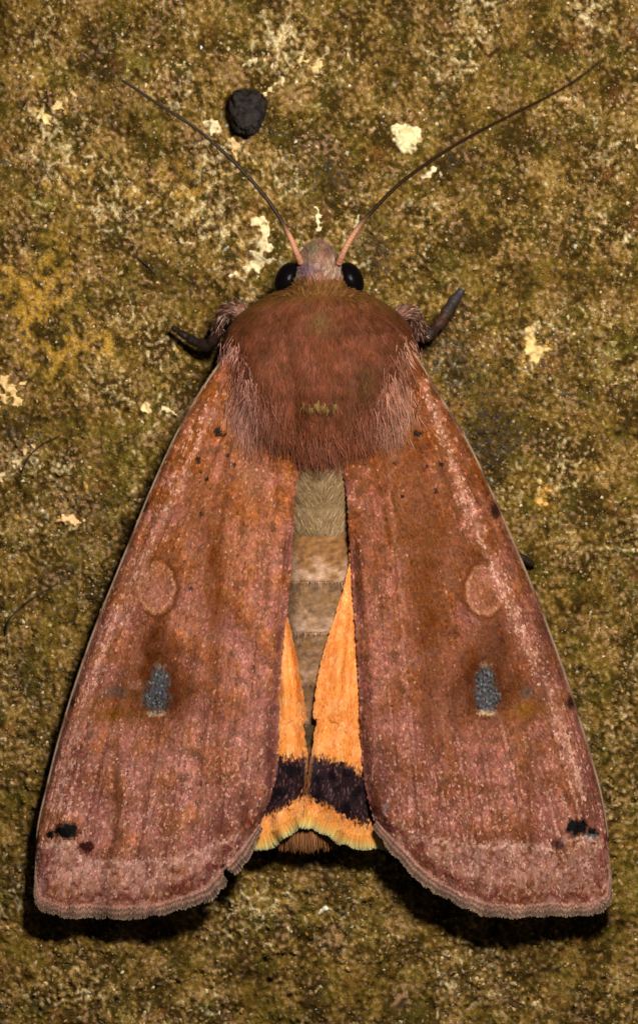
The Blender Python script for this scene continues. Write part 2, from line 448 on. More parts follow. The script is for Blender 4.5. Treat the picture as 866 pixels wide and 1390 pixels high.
def tube(pts, rad, sides=8, colors=None):
    """pts (n,3) rad (n,) -> V, F, C"""
    pts = np.asarray(pts, float); n = len(pts)
    t = norm(np.gradient(pts, axis=0))
    up = np.tile(np.array([0, 0, 1.0]), (n, 1))
    s = norm(np.cross(t, up)); u = np.cross(s, t)
    a = np.linspace(0, 2 * np.pi, sides, endpoint=False)
    V = pts[:, None] + rad[:, None, None] * (s[:, None] * np.cos(a)[None, :, None] + u[:, None] * np.sin(a)[None, :, None])
    idx = np.arange(n * sides).reshape(n, sides)
    F = np.stack([idx[:-1], np.roll(idx, -1, 1)[:-1], np.roll(idx, -1, 1)[1:], idx[1:]], -1).reshape(-1, 4)
    V = V.reshape(-1, 3)
    caps = []
    for e, ring in ((0, idx[0]), (-1, idx[-1])):
        V = np.vstack([V, pts[e][None]]); k = len(V) - 1
        r2 = np.roll(ring, -1)
        caps.append(np.stack([ring, r2, np.full(sides, k)], 1) if e else np.stack([r2, ring, np.full(sides, k)], 1))
    C = None
    if colors is not None:
        C = np.vstack([np.repeat(colors, sides, 0), colors[:1], colors[-1:]])
    return V, [F, np.vstack(caps)], C


def fibre(label, pts, r):
    q = catmull([(a, b, c) for a, b, c in pts], 30)
    x, y = (q[:, 0] - 433) / PX, -(q[:, 1] - 695) / PX
    p = np.stack([x, y, ground_h(x, y) * 0.4 + q[:, 2]], 1)
    V, F, _ = tube(p, np.full(30, r) * (1 - 0.6 * np.linspace(0, 1, 30)), 6)
    o = build('plant_fibre', V, F, M_fibre); tag(o, label, 'fibre', 'dark fibres on the stone')


fibre('short dark fibre on the stone left of the left eye', [(180, 346, .004), (190, 352, .008), (201, 361, .008), (211, 373, .004)], 0.0045)
fibre('curved dark fibre at the left edge beside the left wing', [(8, 862, .0), (14, 840, .008), (40, 815, .01), (80, 791, .004)], 0.004)
fibre('thin dark fibre along the slanted lichen streak at the left edge', [(30, 640, .0), (40, 620, .008), (58, 603, .01), (82, 591, .004)], 0.004)


# ----------------------------------------------------------------------------
# the moth
# ----------------------------------------------------------------------------
moth = bpy.data.objects.new('moth', None)
COL.objects.link(moth)
tag(moth, 'large brown moth with orange black-banded hindwings resting on the stone', 'moth')
moth.empty_display_size = 0.1

# noise maps in photo-plan pixels for pigments
q_a = fnoise(1024, 1024, 90, 31, width=0.7)
q_b = fnoise(1024, 1024, 34, 32, width=0.6)
q_c = fnoise(1024, 1024, 12, 33, width=0.6)
q_d = fnoise(1024, 1024, 6, 34, width=0.6)


def hairs(name, root, dirs, nrm, length, width, c_root, c_tip, mat, parent, droop=0.35, seg=3, cband=None, ridge=0.35, taper=True):
    """tapered roof-section strands; all arrays per strand"""
    n = len(root)
    dirs = norm(dirs); side = norm(np.cross(dirs, nrm)); up = norm(np.cross(side, dirs))
    V = []; C = []
    for k in range(seg + 1):
        t = k / seg
        ctr = root + dirs * (length * t)[:, None] - nrm * (length * droop * t * t)[:, None]
        wd = width * ((1 - 0.85 * t ** 1.5) if taper else (0.8 + 0.4 * t if k < seg else 0.7))
        V.append(np.stack([ctr - side * wd[:, None], ctr + up * (wd * ridge)[:, None], ctr + side * wd[:, None]], 1))
        cc = cband(t) if cband is not None else c_root * (1 - t) + c_tip * t
        C.append(np.repeat(cc[:, None], 3, 1))
    V = np.stack(V, 1); C = np.stack(C, 1)       # n, seg+1, 3, 3
    i = (np.arange(n) * (seg + 1) * 3)[:, None]
    F = []
    for k in range(seg):
        a = i + k * 3
        F.append(np.hstack([a, a + 1, a + 4, a + 3])); F.append(np.hstack([a + 1, a + 2, a + 5, a + 4]))
    return build(name, V.reshape(-1, 3), np.vstack(F), mat, parent, colors=C.reshape(-1, 3), smooth=False)


# ------------------------------- body ---------------------------------------
#        py    cx   half-width  z top   z bottom
BODY = np.array([
    (325, 432, 4, .31, .26), (330, 432, 13, .36, .20), (338, 432, 22, .41, .16), (352, 433, 31, .45, .13), (366, 433, 36, .475, .12),
    (378, 433, 40, .49, .12), (388, 433, 46, .50, .13), (396, 434, 60, .52, .12), (408, 434, 84, .555, .11), (425, 434, 108, .575, .10),
    (445, 434, 125, .605, .09), (470, 435, 133, .62, .08), (500, 436, 132, .63, .08), (530, 436, 126, .63, .08), (560, 436, 116, .615, .09),
    (590, 436, 101, .595, .10), (620, 436, 80, .545, .12), (650, 436, 66, .49, .13), (685, 436, 60, .44, .14), (722, 436, 58, .415, .14),
    (790, 435, 56, .39, .13), (860, 433, 51, .355, .11), (930, 430, 43, .315, .09), (985, 426, 41, .285, .07), (1040, 421, 38, .25, .05),
    (1085, 418, 34, .21, .04), (1115, 416, 28, .175, .035), (1132, 415, 16, .13, .04), (1138, 415, 4, .10, .06)], float)
SEGS = [722, 790, 860, 930, 985, 1040, 1085]


def prof(py, k):
    return np.interp(py, BODY[:, 0], BODY[:, k])


def seg_step(py):
    """overlapping abdominal rings: each rises to its hind edge, then steps down"""
    s = np.array(SEGS + [1130]); i = np.clip(np.searchsorted(s, py, side='right') - 1, 0, len(s) - 2)
    t = np.clip((py - s[i]) / (s[i + 1] - s[i]), 0, 1)
    return np.where(py > 722, 0.009 * t - 0.0045, 0)


def body_z(px, py):
    cx, hw, zt, zb = prof(py, 1), prof(py, 2), prof(py, 3), prof(py, 4)
    zm = zb + (zt - zb) * 0.42
    q = np.clip(np.abs(px - cx) / hw, 0, 0.999)
    return zm + (zt + seg_step(py) - zm) * (1 - q ** 2.2) ** 0.5 + lobes(px, py)


def lobes(px, py):
    """two shoulder lappets with shallow furrows beside the middle crest"""
    o = 0
    for s in (-1, 1):
        o = o + 0.040 * np.exp(-((px - 435 - s * 88) / 30) ** 2 - ((py - 520) / 62) ** 2)
        o = o - 0.030 * np.exp(-((px - 435 - s * (46 - (py - 500) * .12)) / 13) ** 2 - ((py - 530) / 70) ** 2)
    return o + 0.02 * np.exp(-((px - 435) / 16) ** 2 - ((py - 540) / 50) ** 2)


def body_n(px, py):
    e = 2.0
    dx = (body_z(px + e, py) - body_z(px - e, py)) / (2 * e / PX)
    dy = (body_z(px, py + e) - body_z(px, py - e)) / (2 * e / PX)
    return norm(np.stack([-dx, dy, np.ones_like(dx)], -1))


def body_c(px, py):
    """pigment with some shading painted in, sRGB 0-255"""
    px = np.asarray(px, float); py = np.asarray(py, float)
    na, nb, nc = samp(q_a, px, py), samp(q_b, px, py), samp(q_c, px, py)
    c = np.broadcast_to(np.array([110., 60, 37]), px.shape + (3,)).copy()
    c = mix(c, (98, 54, 31), sm(-0.2, 1.2, na))
    c = mix(c, (90, 52, 30), 0.6 * sm(60, 125, np.abs(px - 436)) * sm(560, 500, py))  # side shading painted onto the thorax flanks
    c = mix(c, (128, 76, 56), sm(0, 1.5, nb) * 0.7); c = mix(c, (92, 60, 34), sm(0.3, 1.6, -nb + .4 * nc) * 0.32); c = c * (1 + .06 * nc[..., None])
    # collar, olive
    c = mix(c, (124, 94, 42), 0.55 * np.exp(-((py - 395 - 0.0022 * (px - 434) ** 2) / 12) ** 2) * sm(384, 390, py))
    # centre greenish patch, shadow band painted on the right shoulder
    c = mix(c, (104, 84, 48), 0.7 * np.exp(-((px - 436) / 16) ** 2 - ((py - 434) / 16) ** 2))
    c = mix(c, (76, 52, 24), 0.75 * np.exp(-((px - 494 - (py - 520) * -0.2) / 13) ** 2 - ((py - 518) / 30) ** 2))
    c = mix(c, (92, 66, 34), 0.55 * np.exp(-((px - 550) / 16) ** 2 - ((py - 500) / 30) ** 2))
    # pinkish shoulder tips
    c = mix(c, (182, 132, 118), 0.8 * np.exp(-((px - 331) / 20) ** 2 - ((py - 582) / 28) ** 2))
    c = mix(c, (176, 128, 104), 0.75 * np.exp(-((px - 543) / 18) ** 2 - ((py - 575) / 30) ** 2))
    c = mix(c, (186, 132, 112), 0.7 * np.exp(-((px - 311) / 12) ** 2 - ((py - 488) / 12) ** 2))
    c = mix(c, (190, 140, 110), 0.6 * np.exp(-((px - 553) / 12) ** 2 - ((py - 488) / 14) ** 2))
    c = mix(c, (128, 78, 56), 0.5 * sm(585, 615, py))
    # head
    h = sm(389, 381, py)
    hc = np.broadcast_to(np.array([160., 124, 102]), px.shape + (3,))
    hc = mix(hc, (170, 112, 94), 0.7 * sm(0, 1.0, nb)); hc = mix(hc, (206, 176, 150), 0.7 * sm(0.2, 1.4, nc)); hc = mix(hc, (120, 84, 66), 0.7 * sm(0.3, 1.4, -nc))
    hc = mix(hc, (128, 118, 88), np.exp(-((px - 425) / 9) ** 2 - ((py - 341) / 9) ** 2))
    hc = mix(hc, (118, 96, 112), 0.85 * np.exp(-((px - 414) / 16) ** 2 - ((py - 371) / 8) ** 2))
    hc = mix(hc, (214, 188, 160), 0.8 * (np.exp(-((px - 399) / 6) ** 2 - ((py - 372) / 9) ** 2) + np.exp(-((px - 462) / 14) ** 2 - ((py - 370) / 8) ** 2)))
    c = mix(c, hc, h)
    # waist, greyish olive
    g = sm(622, 636, py + 6 * nc)
    wc = np.broadcast_to(np.array([154., 124, 88]), px.shape + (3,))
    wc = mix(wc, (116, 92, 56), sm(0, 1, nc) * 0.6)
    c = mix(c, wc, g)
    # abdomen rings; crease shade and shaded flanks painted into the colour
    s = np.array(SEGS + [1130]); i = np.clip(np.searchsorted(s, py, side='right') - 1, 0, len(s) - 2)
    t = np.clip((py + 5 * nb - s[i]) / (s[i + 1] - s[i]), 0, 1)
    tone = np.array([(158, 110, 66), (156, 118, 84), (150, 112, 80), (132, 96, 64), (84, 66, 40), (110, 76, 50), (120, 80, 52)], float)[i]
    ac = mix(tone * (1 + .10 * nc[..., None]), (232, 190, 164), 0.9 * sm(0.5, 0.82, t + 0.10 * nb) * sm(1.06, 0.92, t) * np.clip(1.1 - (py - 722) / 330, 0.1, 1))
    ac = mix(ac, (146, 98, 44), 0.4 * sm(0.3, 1.2, nb)); ac = mix(ac, (92, 66, 44), 0.6 * sm(0.10, 0.0, t) * sm(735, 760, py)); ac = mix(ac, (60, 46, 28), 0.8 * np.exp(-((py - 724) / 2.2) ** 2)); ac = mix(ac, (104, 78, 54), 0.55 * sm(24, 46, np.abs(px - prof(py, 1))))
    c = mix(c, ac, sm(720, 723, py))
    return c


ys = np.unique(np.concatenate([np.linspace(325, 1138, 260), np.array(SEGS) + 0.5]))
A = np.linspace(0, 2 * np.pi, 56, endpoint=False)
Vb = []; Cb = []
for py in ys:
    cx, hw, zt, zb = prof(py, 1), prof(py, 2), prof(py, 3) + seg_step(np.array(py)), prof(py, 4)
    zm = zb + (zt - zb) * 0.42
    ca, sa = np.cos(A), np.sin(A)
    px = cx + hw * np.sign(ca) * np.abs(ca) ** 0.9
    z = np.where(sa > 0, zm + (zt - zm) * (np.clip(1 - np.abs((px - cx) / hw) ** 2.2, 0, 1)) ** 0.5, zm - (zm - zb) * np.abs(sa) ** 0.9)
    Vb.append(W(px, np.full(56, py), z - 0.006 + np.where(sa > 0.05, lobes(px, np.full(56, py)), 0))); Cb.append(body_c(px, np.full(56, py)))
Vb = np.array(Vb); Cb = lin(np.array(Cb)) * 0.7
ib = np.arange(len(ys) * 56).reshape(len(ys), 56)
Fb = np.stack([ib[:-1], ib[1:], np.roll(ib, -1, 1)[1:], np.roll(ib, -1, 1)[:-1]], -1).reshape(-1, 4)
capA = ib[0][None, :]; capB = ib[-1][::-1][None, :]
body = build('body', Vb.reshape(-1, 3), [Fb, capA, capB], M_body, moth, colors=Cb.reshape(-1, 3))

ALB = 0.86


def fur(name, x0, x1, y0, y1, step, flow, length, width, lift, parent=body, seed=5, mask=None, col=body_c, droop=0.3, edge=0.97, clump=0, glint=0.0, mess=0.17, zfun=body_z, nfun=body_n):
    r = np.random.default_rng(seed)
    X, Y = np.meshgrid(np.arange(x0, x1, step), np.arange(y0, y1, step))
    px = X.ravel() + r.uniform(-.6, .6, X.size) * step; py = Y.ravel() + r.uniform(-.6, .6, X.size) * step
    k = (np.abs(px - prof(py, 1)) < edge * prof(py, 2)) & (py > 327)
    if mask is not None:
        k &= mask(px, py, r)
    px, py = px[k], py[k]; n = len(px)
    root = W(px, py, zfun(px, py) - 0.008); nr = nfun(px, py)
    fx, fy = flow(px, py)
    ln = length(px, py) if callable(length) else np.full(n, length)
    d = np.stack([fx, -fy, np.zeros(n)], -1); d = norm(d) + r.normal(0, mess, (n, 3))
    shade = np.ones(n)
    if clump:
        wx = px + 0.3 * clump * samp(q_c, px, py); wy = py + 0.3 * clump * samp(q_c, px + 77, py + 31)
        ci, cj = np.floor(wx / clump).astype(int), np.floor(wy / (clump * 1.5)).astype(int)
        hsh = np.random.default_rng(seed + 100).random((400, 400, 4))[ci % 400, cj % 400]
        tx = (ci + .25 + .5 * hsh[:, 0]) * clump; ty = (cj + .25 + .5 * hsh[:, 1]) * clump * 1.5
        d[:, 0] += 0.5 * (tx - px) / ln + 0.45 * (hsh[:, 2] - .5); d[:, 1] -= 0.35 * (ty - py) / ln
        shade = 0.94 + 0.13 * hsh[:, 3]
    d = d - nr * (d * nr).sum(-1, keepdims=True)
    d = norm(d) + nr * (lift * r.uniform(0.5, 1.5, n))[:, None]
    ln = ln * r.uniform(0.6, 1.35, n) / PX
    c = col(px, py) * r.uniform(0.86, 1.12, (n, 1)) * shade[:, None]
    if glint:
        k = r.random(n) < glint; c[k] = c[k] * .55 + np.array([236., 206, 180]) * .45  # glints painted as paler strand colour
    c = lin(sat(c * .97, 1.1)) * ALB
    return hairs(name, root, d, nr, ln, np.full(n, width / PX) * r.uniform(0.7, 1.3, n), c * 0.84, c * 1.12, M_fur, parent, droop, seg=2)


def flow_thorax(px, py):
    cl = np.clip((px - 435) / 130, -1, 1)
    k = sm(395, 470, py)
    fx = cl * (1.1 - 0.8 * k) + 0.32 * samp(q_b, px + 200, py) * 0.6
    fx = fx - 0.55 * cl * sm(540, 630, py)
    fy = 0.35 + 0.9 * k + 0.15 * samp(q_b, px, py + 300)
    return fx, fy


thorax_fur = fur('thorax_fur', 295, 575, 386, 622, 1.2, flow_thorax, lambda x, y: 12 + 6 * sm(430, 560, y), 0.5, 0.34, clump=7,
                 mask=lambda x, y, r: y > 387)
tag(thorax_fur, kind='stuff')
# longer shoulder tufts over the wing bases
# crest: a short row of olive tufts
def crest_mask(px, py, r):
    return (np.abs(py - 551 + 0.006 * (px - 433) ** 2 - 3 * np.sin(px / 5)) < 4.5) & (np.abs(px - 433) < 25) & (samp(q_c, px * 1.2, py + 50) > -.5)
crest = fur('crest', 400, 466, 535, 565, 1.5, lambda x, y: (0.3 * np.sin(x / 6), np.ones_like(x)), 11, 0.6, 0.4, seed=8, mask=crest_mask, zfun=lambda x, y: body_z(x, y) + 0.028,
            col=lambda x, y: mix(np.broadcast_to(np.array([150., 118, 66]), x.shape + (3,)), (84, 54, 26), sm(-0.6, 0.5, samp(q_c, x * 1.5, y))))
tag(crest, kind='stuff')
# head hair, swept forward to a point
head_fur = fur('head_fur', 388, 482, 324, 392, 1.25, lambda x, y: ((433 - x) * 0.016 + 0.5 * samp(q_c, x, y) * .5, -np.ones_like(x)), lambda x, y: 10 + 2 * sm(350, 330, y), 0.45, 0.6, seed=9, mess=.34, clump=6,
               mask=lambda x, y, r: y < 388)
tag(head_fur, kind='stuff')
# collar hairs overlapping the back of the head
collar = fur('collar', 366, 504, 385, 404, 1.5, lambda x, y: ((x - 434) / 60, -0.6 * np.ones_like(x)), 13, 0.8, 0.5, seed=10, col=lambda x, y: mix(np.broadcast_to(np.array([128., 88, 50]), x.shape + (3,)), (96, 64, 30), sm(-1, 1, samp(q_c, x, y))))
tag(collar, kind='stuff')
# waist: grey hair parted in the middle
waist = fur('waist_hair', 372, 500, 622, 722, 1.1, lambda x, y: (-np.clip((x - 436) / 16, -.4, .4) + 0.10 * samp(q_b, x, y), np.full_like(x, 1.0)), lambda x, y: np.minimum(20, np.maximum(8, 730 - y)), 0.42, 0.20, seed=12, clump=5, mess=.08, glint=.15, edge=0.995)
tag(waist, kind='stuff')
def abd_c(x, y):
    j = np.random.default_rng(77).normal(0, 5, len(x))
    return body_c(x, np.maximum(724, y + j - 0.004 * (x - 434) ** 2))


long_hair = fur('abdomen_hair', 380, 488, 726, 1000, 2.6, lambda x, y: ((x - 434) * 0.012 + 0.3 * samp(q_b, x, y), np.ones_like(x)), lambda x, y: 11 + 3 * samp(q_c, x, y), 0.3, 0.05, seed=19,
                droop=0.2, edge=0.99, mess=.12, col=lambda x, y: abd_c(x, y) * 1.0)
tag(long_hair, kind='stuff')
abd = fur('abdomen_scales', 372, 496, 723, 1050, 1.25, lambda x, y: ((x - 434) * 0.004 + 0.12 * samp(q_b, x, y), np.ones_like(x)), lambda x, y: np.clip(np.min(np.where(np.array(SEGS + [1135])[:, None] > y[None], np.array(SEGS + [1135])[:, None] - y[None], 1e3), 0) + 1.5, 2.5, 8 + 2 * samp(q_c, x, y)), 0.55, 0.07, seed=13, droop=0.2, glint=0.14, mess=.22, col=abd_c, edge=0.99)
tag(abd, kind='stuff')
# tail tuft
r = np.random.default_rng(14); n = 1500
px = r.uniform(376, 453, n); q = (px - 415) / 39
py = r.uniform(1100, 1124, n) - 6 * q * q
z = 0.165 - 0.06 * q * q + r.uniform(-0.02, 0.02, n)
root = W(px, py, z)
d = np.stack([q * 0.12 + r.normal(0, .08, n), -np.ones(n), -0.12 + r.normal(0, .08, n)], -1)
c = lin(mix(np.broadcast_to(np.array([150., 92, 50]), (n, 3)), (186, 130, 84), r.random(n))) * ALB * 0.8
tail = hairs('tail_tuft', root, d, np.tile([0, 0, 1.0], (n, 1)), (34 + r.uniform(-6, 4, n)) / PX, np.full(n, 1.0 / PX), c * 0.7, c, M_fur, body, 0.15)
tag(tail, kind='stuff')


# ------------------------------- eyes ---------------------------------------
def eye(px, py, tilt):
    n, m = 40, 24
    T, P = np.meshgrid(np.linspace(0, 2 * np.pi, n, endpoint=False), np.linspace(-np.pi / 2, np.pi / 2, m))
    x = np.cos(P) * np.cos(T) * 17.8; y = np.cos(P) * np.sin(T) * 24.5; z = np.sin(P) * 20
    ct, st = math.cos(tilt), math.sin(tilt)
    c = W(px, py, 0.36)
    V = np.stack([c[0] + (x * ct - y * st) / PX, c[1] + (x * st + y * ct) / PX, c[2] + z / PX], -1)
    idx = np.arange(n * m).reshape(m, n)
    F = np.stack([idx[:-1], np.roll(idx, -1, 1)[:-1], np.roll(idx, -1, 1)[1:], idx[1:]], -1).reshape(-1, 4)
    return build('eye', V.reshape(-1, 3), F, M_eye, moth)


eye(391, 380, -0.38)
eye(475, 380, 0.38)


# ------------------------------- antennae -----------------------------------
def antenna(pts):
    q = catmull(pts, 420)
    P = W(q[:, 0], q[:, 1], q[:, 2])
    t = np.linspace(0, 1, len(q))
    rad = (3.9 - 1.0 * sm(0.0, 0.2, t) - 1.1 * t) / PX
    rad = rad * (1 + 0.06 * np.sin(np.arange(len(q)) * 2 * np.pi / 4.0))
    rad[:12] *= 1.15
    c = mix(np.broadcast_to(np.array([192., 132, 100]), (len(q), 3)), (40, 24, 10), sm(0.10, 0.19, t))
    c = mix(c, (40, 27, 12), 0.8 * sm(0.8, 1.0, t))
    V, F, C = tube(P, rad, 10, lin(c))
    return build('antenna', V, F, M_antenna, moth, colors=C)


antenna([(408, 356, .42), (402, 342, .47), (394, 322, .50), (381, 298, .52), (366, 275, .53), (345, 249, .54), (318, 220, .55), (292, 196, .55), (268, 176, .54), (240, 157, .53), (210, 138, .52), (185, 121, .51), (166, 109, .50)])
antenna([(460, 357, .42), (466, 343, .47), (476, 324, .50), (490, 304, .53), (508, 284, .56), (534, 257, .60), (562, 234, .65), (600, 208, .73), (640, 184, .83), (690, 158, .97), (730, 138, 1.1), (775, 113, 1.28), (814, 84, 1.45)])


# ------------------------------- legs ---------------------------------------
def leg(pts, cols, hair_span, seed, hair_cols, hair_len=11):
    """pts (px, py, z, radius_px)"""
    q = catmull(pts, 70)
    P = W(q[:, 0], q[:, 1], q[:, 2])
    t = np.linspace(0, 1, 70)
    c = np.stack([np.interp(t, np.linspace(0, 1, len(cols)), [k[i] for k in cols]) for i in range(3)], 1)
    rad = q[:, 3] / PX * (1 + 0.05 * samp(q_c, np.arange(70) * 2.0, np.full(70, seed * 9.0)))
    rad = rad * (1 - 0.22 * np.exp(-(((t * 9) % 1.0 - .5) / .16) ** 2) * sm(.5, .6, t))      # joints of the foot
    V, F, C = tube(P, rad, 12, lin(c) * 0.9)
    o = build('leg', V, F, M_leg, moth, colors=C)
    r = np.random.default_rng(seed); n = 900
    k = r.integers(int(hair_span[0] * 69), int(hair_span[1] * 69), n); far = r.random(n) < .45
    k = np.where(far, r.integers(int(hair_span[1] * 69), 66, n), k)
    a = r.uniform(-0.4, math.pi + 0.4, n)
    tg = norm(np.gradient(P, axis=0))[k]
    s = norm(np.cross(tg, np.tile([0, 0, 1.0], (n, 1)))); u = np.cross(s, tg)
    nr = s * np.cos(a)[:, None] + u * np.sin(a)[:, None]
    root = P[k] + nr * (rad[k] * 0.8)[:, None]
    hc = lin(np.array(hair_cols, float)[r.integers(0, len(hair_cols), n)]) * r.uniform(0.7, 1.2, (n, 1))
    hc = np.where(far[:, None], lin(c)[k] * r.uniform(.7, 1.8, (n, 1)), hc)
    h = hairs('leg_hair', root, tg + nr * 0.6 + r.normal(0, .2, (n, 3)), nr, hair_len / PX * r.uniform(.5, 1.3, n) * np.where(far, .45, 1), np.full(n, .55 / PX), hc * .7, hc, M_fur, o, 0.2, seg=2)
    tag(h, kind='stuff')
    return o


TU = [(120, 80, 62), (170, 122, 102), (90, 54, 40), (176, 156, 130), (60, 38, 28), (48, 28, 18)]
leg([(345, 440, .24, 12), (328, 424, .22, 12), (312, 420, .20, 10), (300, 434, .17, 8), (293, 456, .13, 8), (283, 469, .10, 9), (265, 464, .07, 7), (250, 455, .05, 5), (234, 444, .035, 3)],
    [(110, 70, 52), (120, 76, 60), (54, 28, 18), (30, 16, 9), (28, 15, 9), (36, 22, 12)], (0.1, 0.5), 3, TU)  # leg colours darkened to paint in deep shade
leg([(525, 440, .24, 12), (541, 428, .22, 12), (557, 424, .20, 10), (567, 440, .17, 9), (573, 456, .13, 10), (588, 448, .10, 9), (600, 434, .08, 8), (611, 416, .07, 8.5), (620, 403, .065, 7.5), (627, 393, .06, 5)],
    [(110, 70, 52), (120, 76, 60), (60, 32, 18), (30, 16, 9), (66, 36, 18), (44, 36, 34), (60, 55, 58)], (0.1, 0.45), 4, TU)
leg([(650, 735, .12, 6), (680, 748, .10, 6), (700, 754, .07, 6), (714, 761, .05, 5.5), (724, 767, .035, 3)],
    [(40, 24, 14), (36, 22, 12), (30, 20, 12)], (0.5, 0.95), 5, [(40, 26, 16), (60, 40, 26)], 5)


# ------------------------------- wings --------------------------------------
class Patch:
    """a wing sheet between four edges given in plan pixels; u costa -> inner edge, v base -> margin"""

    def __init__(s, costa, inner, base, margin, zfun, nu=90, nv=200):
        s.N = 400
        s.C0, s.C1 = catmull(costa, s.N), catmull(inner, s.N)
        s.D0, s.D1 = catmull(base, s.N), catmull(margin, s.N)
        s.z = zfun
        # dense lookup px -> uv
        U, V = np.meshgrid(np.linspace(0, 1, 700), np.linspace(0, 1, 1500))
        p = s.at(U, V)
        s.ras = np.full((1500, 1000, 2), np.nan, np.float32)
        iy = np.clip(np.round(p[..., 1]).astype(int), 0, 1499); ix = np.clip(np.round(p[..., 0]).astype(int), 0, 999)
        s.ras[iy, ix, 0] = U; s.ras[iy, ix, 1] = V

    def _e(s, A, t):
        k = np.clip(t, 0, 1) * (s.N - 1); i = np.minimum(k.astype(int), s.N - 2); f = (k - i)[..., None]
        return A[i] * (1 - f) + A[i + 1] * f

    def at(s, u, v):
        u_, v_ = u[..., None], v[..., None]
        P = (1 - u_) * s._e(s.C0, v) + u_ * s._e(s.C1, v) + (1 - v_) * s._e(s.D0, u) + v_ * s._e(s.D1, u)
        return P - ((1 - u_) * (1 - v_) * s.C0[0] + u_ * (1 - v_) * s.C1[0] + (1 - u_) * v_ * s.C0[-1] + u_ * v_ * s.C1[-1])

    def world(s, u, v, dz=0.0):
        p = s.at(u, v); z = s.z(u, v, p[..., 0], p[..., 1]) + dz
        return W(p[..., 0], p[..., 1], z)

    def frame(s, u, v):
        e = 0.004
        du = s.world(np.clip(u + e, 0, 1), v) - s.world(np.clip(u - e, 0, 1), v)
        dv = s.world(u, np.clip(v + e, 0, 1)) - s.world(u, np.clip(v - e, 0, 1))
        dv = norm(dv); n = norm(np.cross(du, dv)); n = np.where(n[..., 2:] < 0, -n, n)
        return dv, n

    def sheet(s, name, col, mat, parent, nu=90, nv=200, thick=0.006):
        U, V = np.meshgrid(np.linspace(0, 1, nu), np.linspace(0, 1, nv))
        p = s.at(U, V)
        c = lin(np.clip(col(p[..., 0], p[..., 1], U, V), 0, 255)).reshape(-1, 3) * ALB * 0.85
        top = s.world(U, V).reshape(-1, 3); bot = s.world(U, V, -thick).reshape(-1, 3)
        f = grid_faces(nv, nu); k = nu * nv
        i = np.arange(k).reshape(nv, nu)
        ring = np.concatenate([i[0, :-1], i[:-1, -1], i[-1, :0:-1], i[:0:-1, 0]])
        r2 = np.roll(ring, -1)
        sk = np.stack([ring, r2, r2 + k, ring + k], 1)
        return build(name, np.vstack([top, bot]), [f, f[:, ::-1] + k, sk], mat, parent, colors=np.vstack([c, c]))

    def scales(s, name, col, parent, sx=1.75, sy=2.3, L=5.0, Wd=1.55, tilt=0.09, seed=1, sparkle=0.05, mask=None, sparkle_c=(232, 182, 162), sparkle_f=None, var=0.085, satk=1.04):
        r = np.random.default_rng(seed)
        ok = ~np.isnan(s.ras[..., 0]); yy, xx = np.where(ok)
        X, Y = np.meshgrid(np.arange(xx.min(), xx.max(), sx), np.arange(yy.min(), yy.max(), sy))
        X[1::2] += sx / 2
        px = X.ravel() + r.uniform(-.55, .55, X.size) * sx; py = Y.ravel() + r.uniform(-.55, .55, X.size) * sy
        t = s.ras[np.clip(np.round(py).astype(int), 0, 1499), np.clip(np.round(px).astype(int), 0, 999)]
        k = ~np.isnan(t[:, 0])
        if mask is not None:
            k &= mask(px, py)
        px, py, u, v = px[k], py[k], t[k, 0].astype(float), t[k, 1].astype(float)
        n = len(px)
        d, nr = s.frame(u, v)
        z = s.z(u, v, px, py)
        root = W(px, py, z + 0.0015)
        side = norm(np.cross(d, nr))
        a = r.normal(0, 0.13, n)[:, None]
        d2 = d * np.cos(a) + side * np.sin(a); s2 = norm(np.cross(d2, nr))
        roll = r.normal(0, tilt * 1.6, n)[:, None]; s2 = norm(s2 + nr * roll)
        pitch = np.abs(r.normal(0.05, tilt, n))[:, None]; d2 = norm(d2 + nr * pitch); n2 = norm(np.cross(s2, d2)); n2 = np.where(n2[:, 2:] < 0, -n2, n2)
        L_ = (L / PX * r.uniform(.75, 1.25, n))[:, None]; w_ = (Wd / PX * r.uniform(.8, 1.25, n))[:, None]
        st = root - d2 * L_ * 0.5
        pts = [st - s2 * w_ * .55, st + s2 * w_ * .55,
               st + d2 * L_ * .6 + s2 * w_ + n2 * L_ * .03, st + d2 * L_ * .6 - s2 * w_ + n2 * L_ * .03,
               st + d2 * L_ + s2 * w_ * .5, st + d2 * L_ - s2 * w_ * .5]
        Vv = np.stack(pts, 1).reshape(-1, 3)
        i = (np.arange(n) * 6)[:, None]
        F = np.vstack([np.hstack([i, i + 1, i + 2, i + 3]), np.hstack([i + 3, i + 2, i + 4, i + 5])])
        c = col(px, py, u, v) * r.normal(1, var, (n, 1)) + r.normal(0, 3, (n, 3))
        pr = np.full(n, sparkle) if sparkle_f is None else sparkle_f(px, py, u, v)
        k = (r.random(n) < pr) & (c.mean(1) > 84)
        sa = r.uniform(.2, .6, (k.sum(), 1)) * np.clip(.8 + pr[k][:, None], .8, 1.4); c[k] = c[k] * (1 - sa) + np.array(sparkle_c) * sa  # glints painted as paler scale colour
        c = lin(sat(c, satk)) * ALB
        return tag(build(name, Vv, F, M_scale, parent, colors=np.repeat(c, 6, 0), smooth=False), kind='stuff')


def ell(px, py, cx, cy, rx, ry, soft=0.35, rot=0.0):
    dx, dy = px - cx, py - cy
    c, s = math.cos(rot), math.sin(rot)
    d = np.hypot((dx * c + dy * s) / rx, (-dx * s + dy * c) / ry)
    d = d + 0.11 * samp(q_c, px, py) + 0.06 * samp(q_d, px, py)
    return sm(1 + soft * .5, 1 - soft, d)


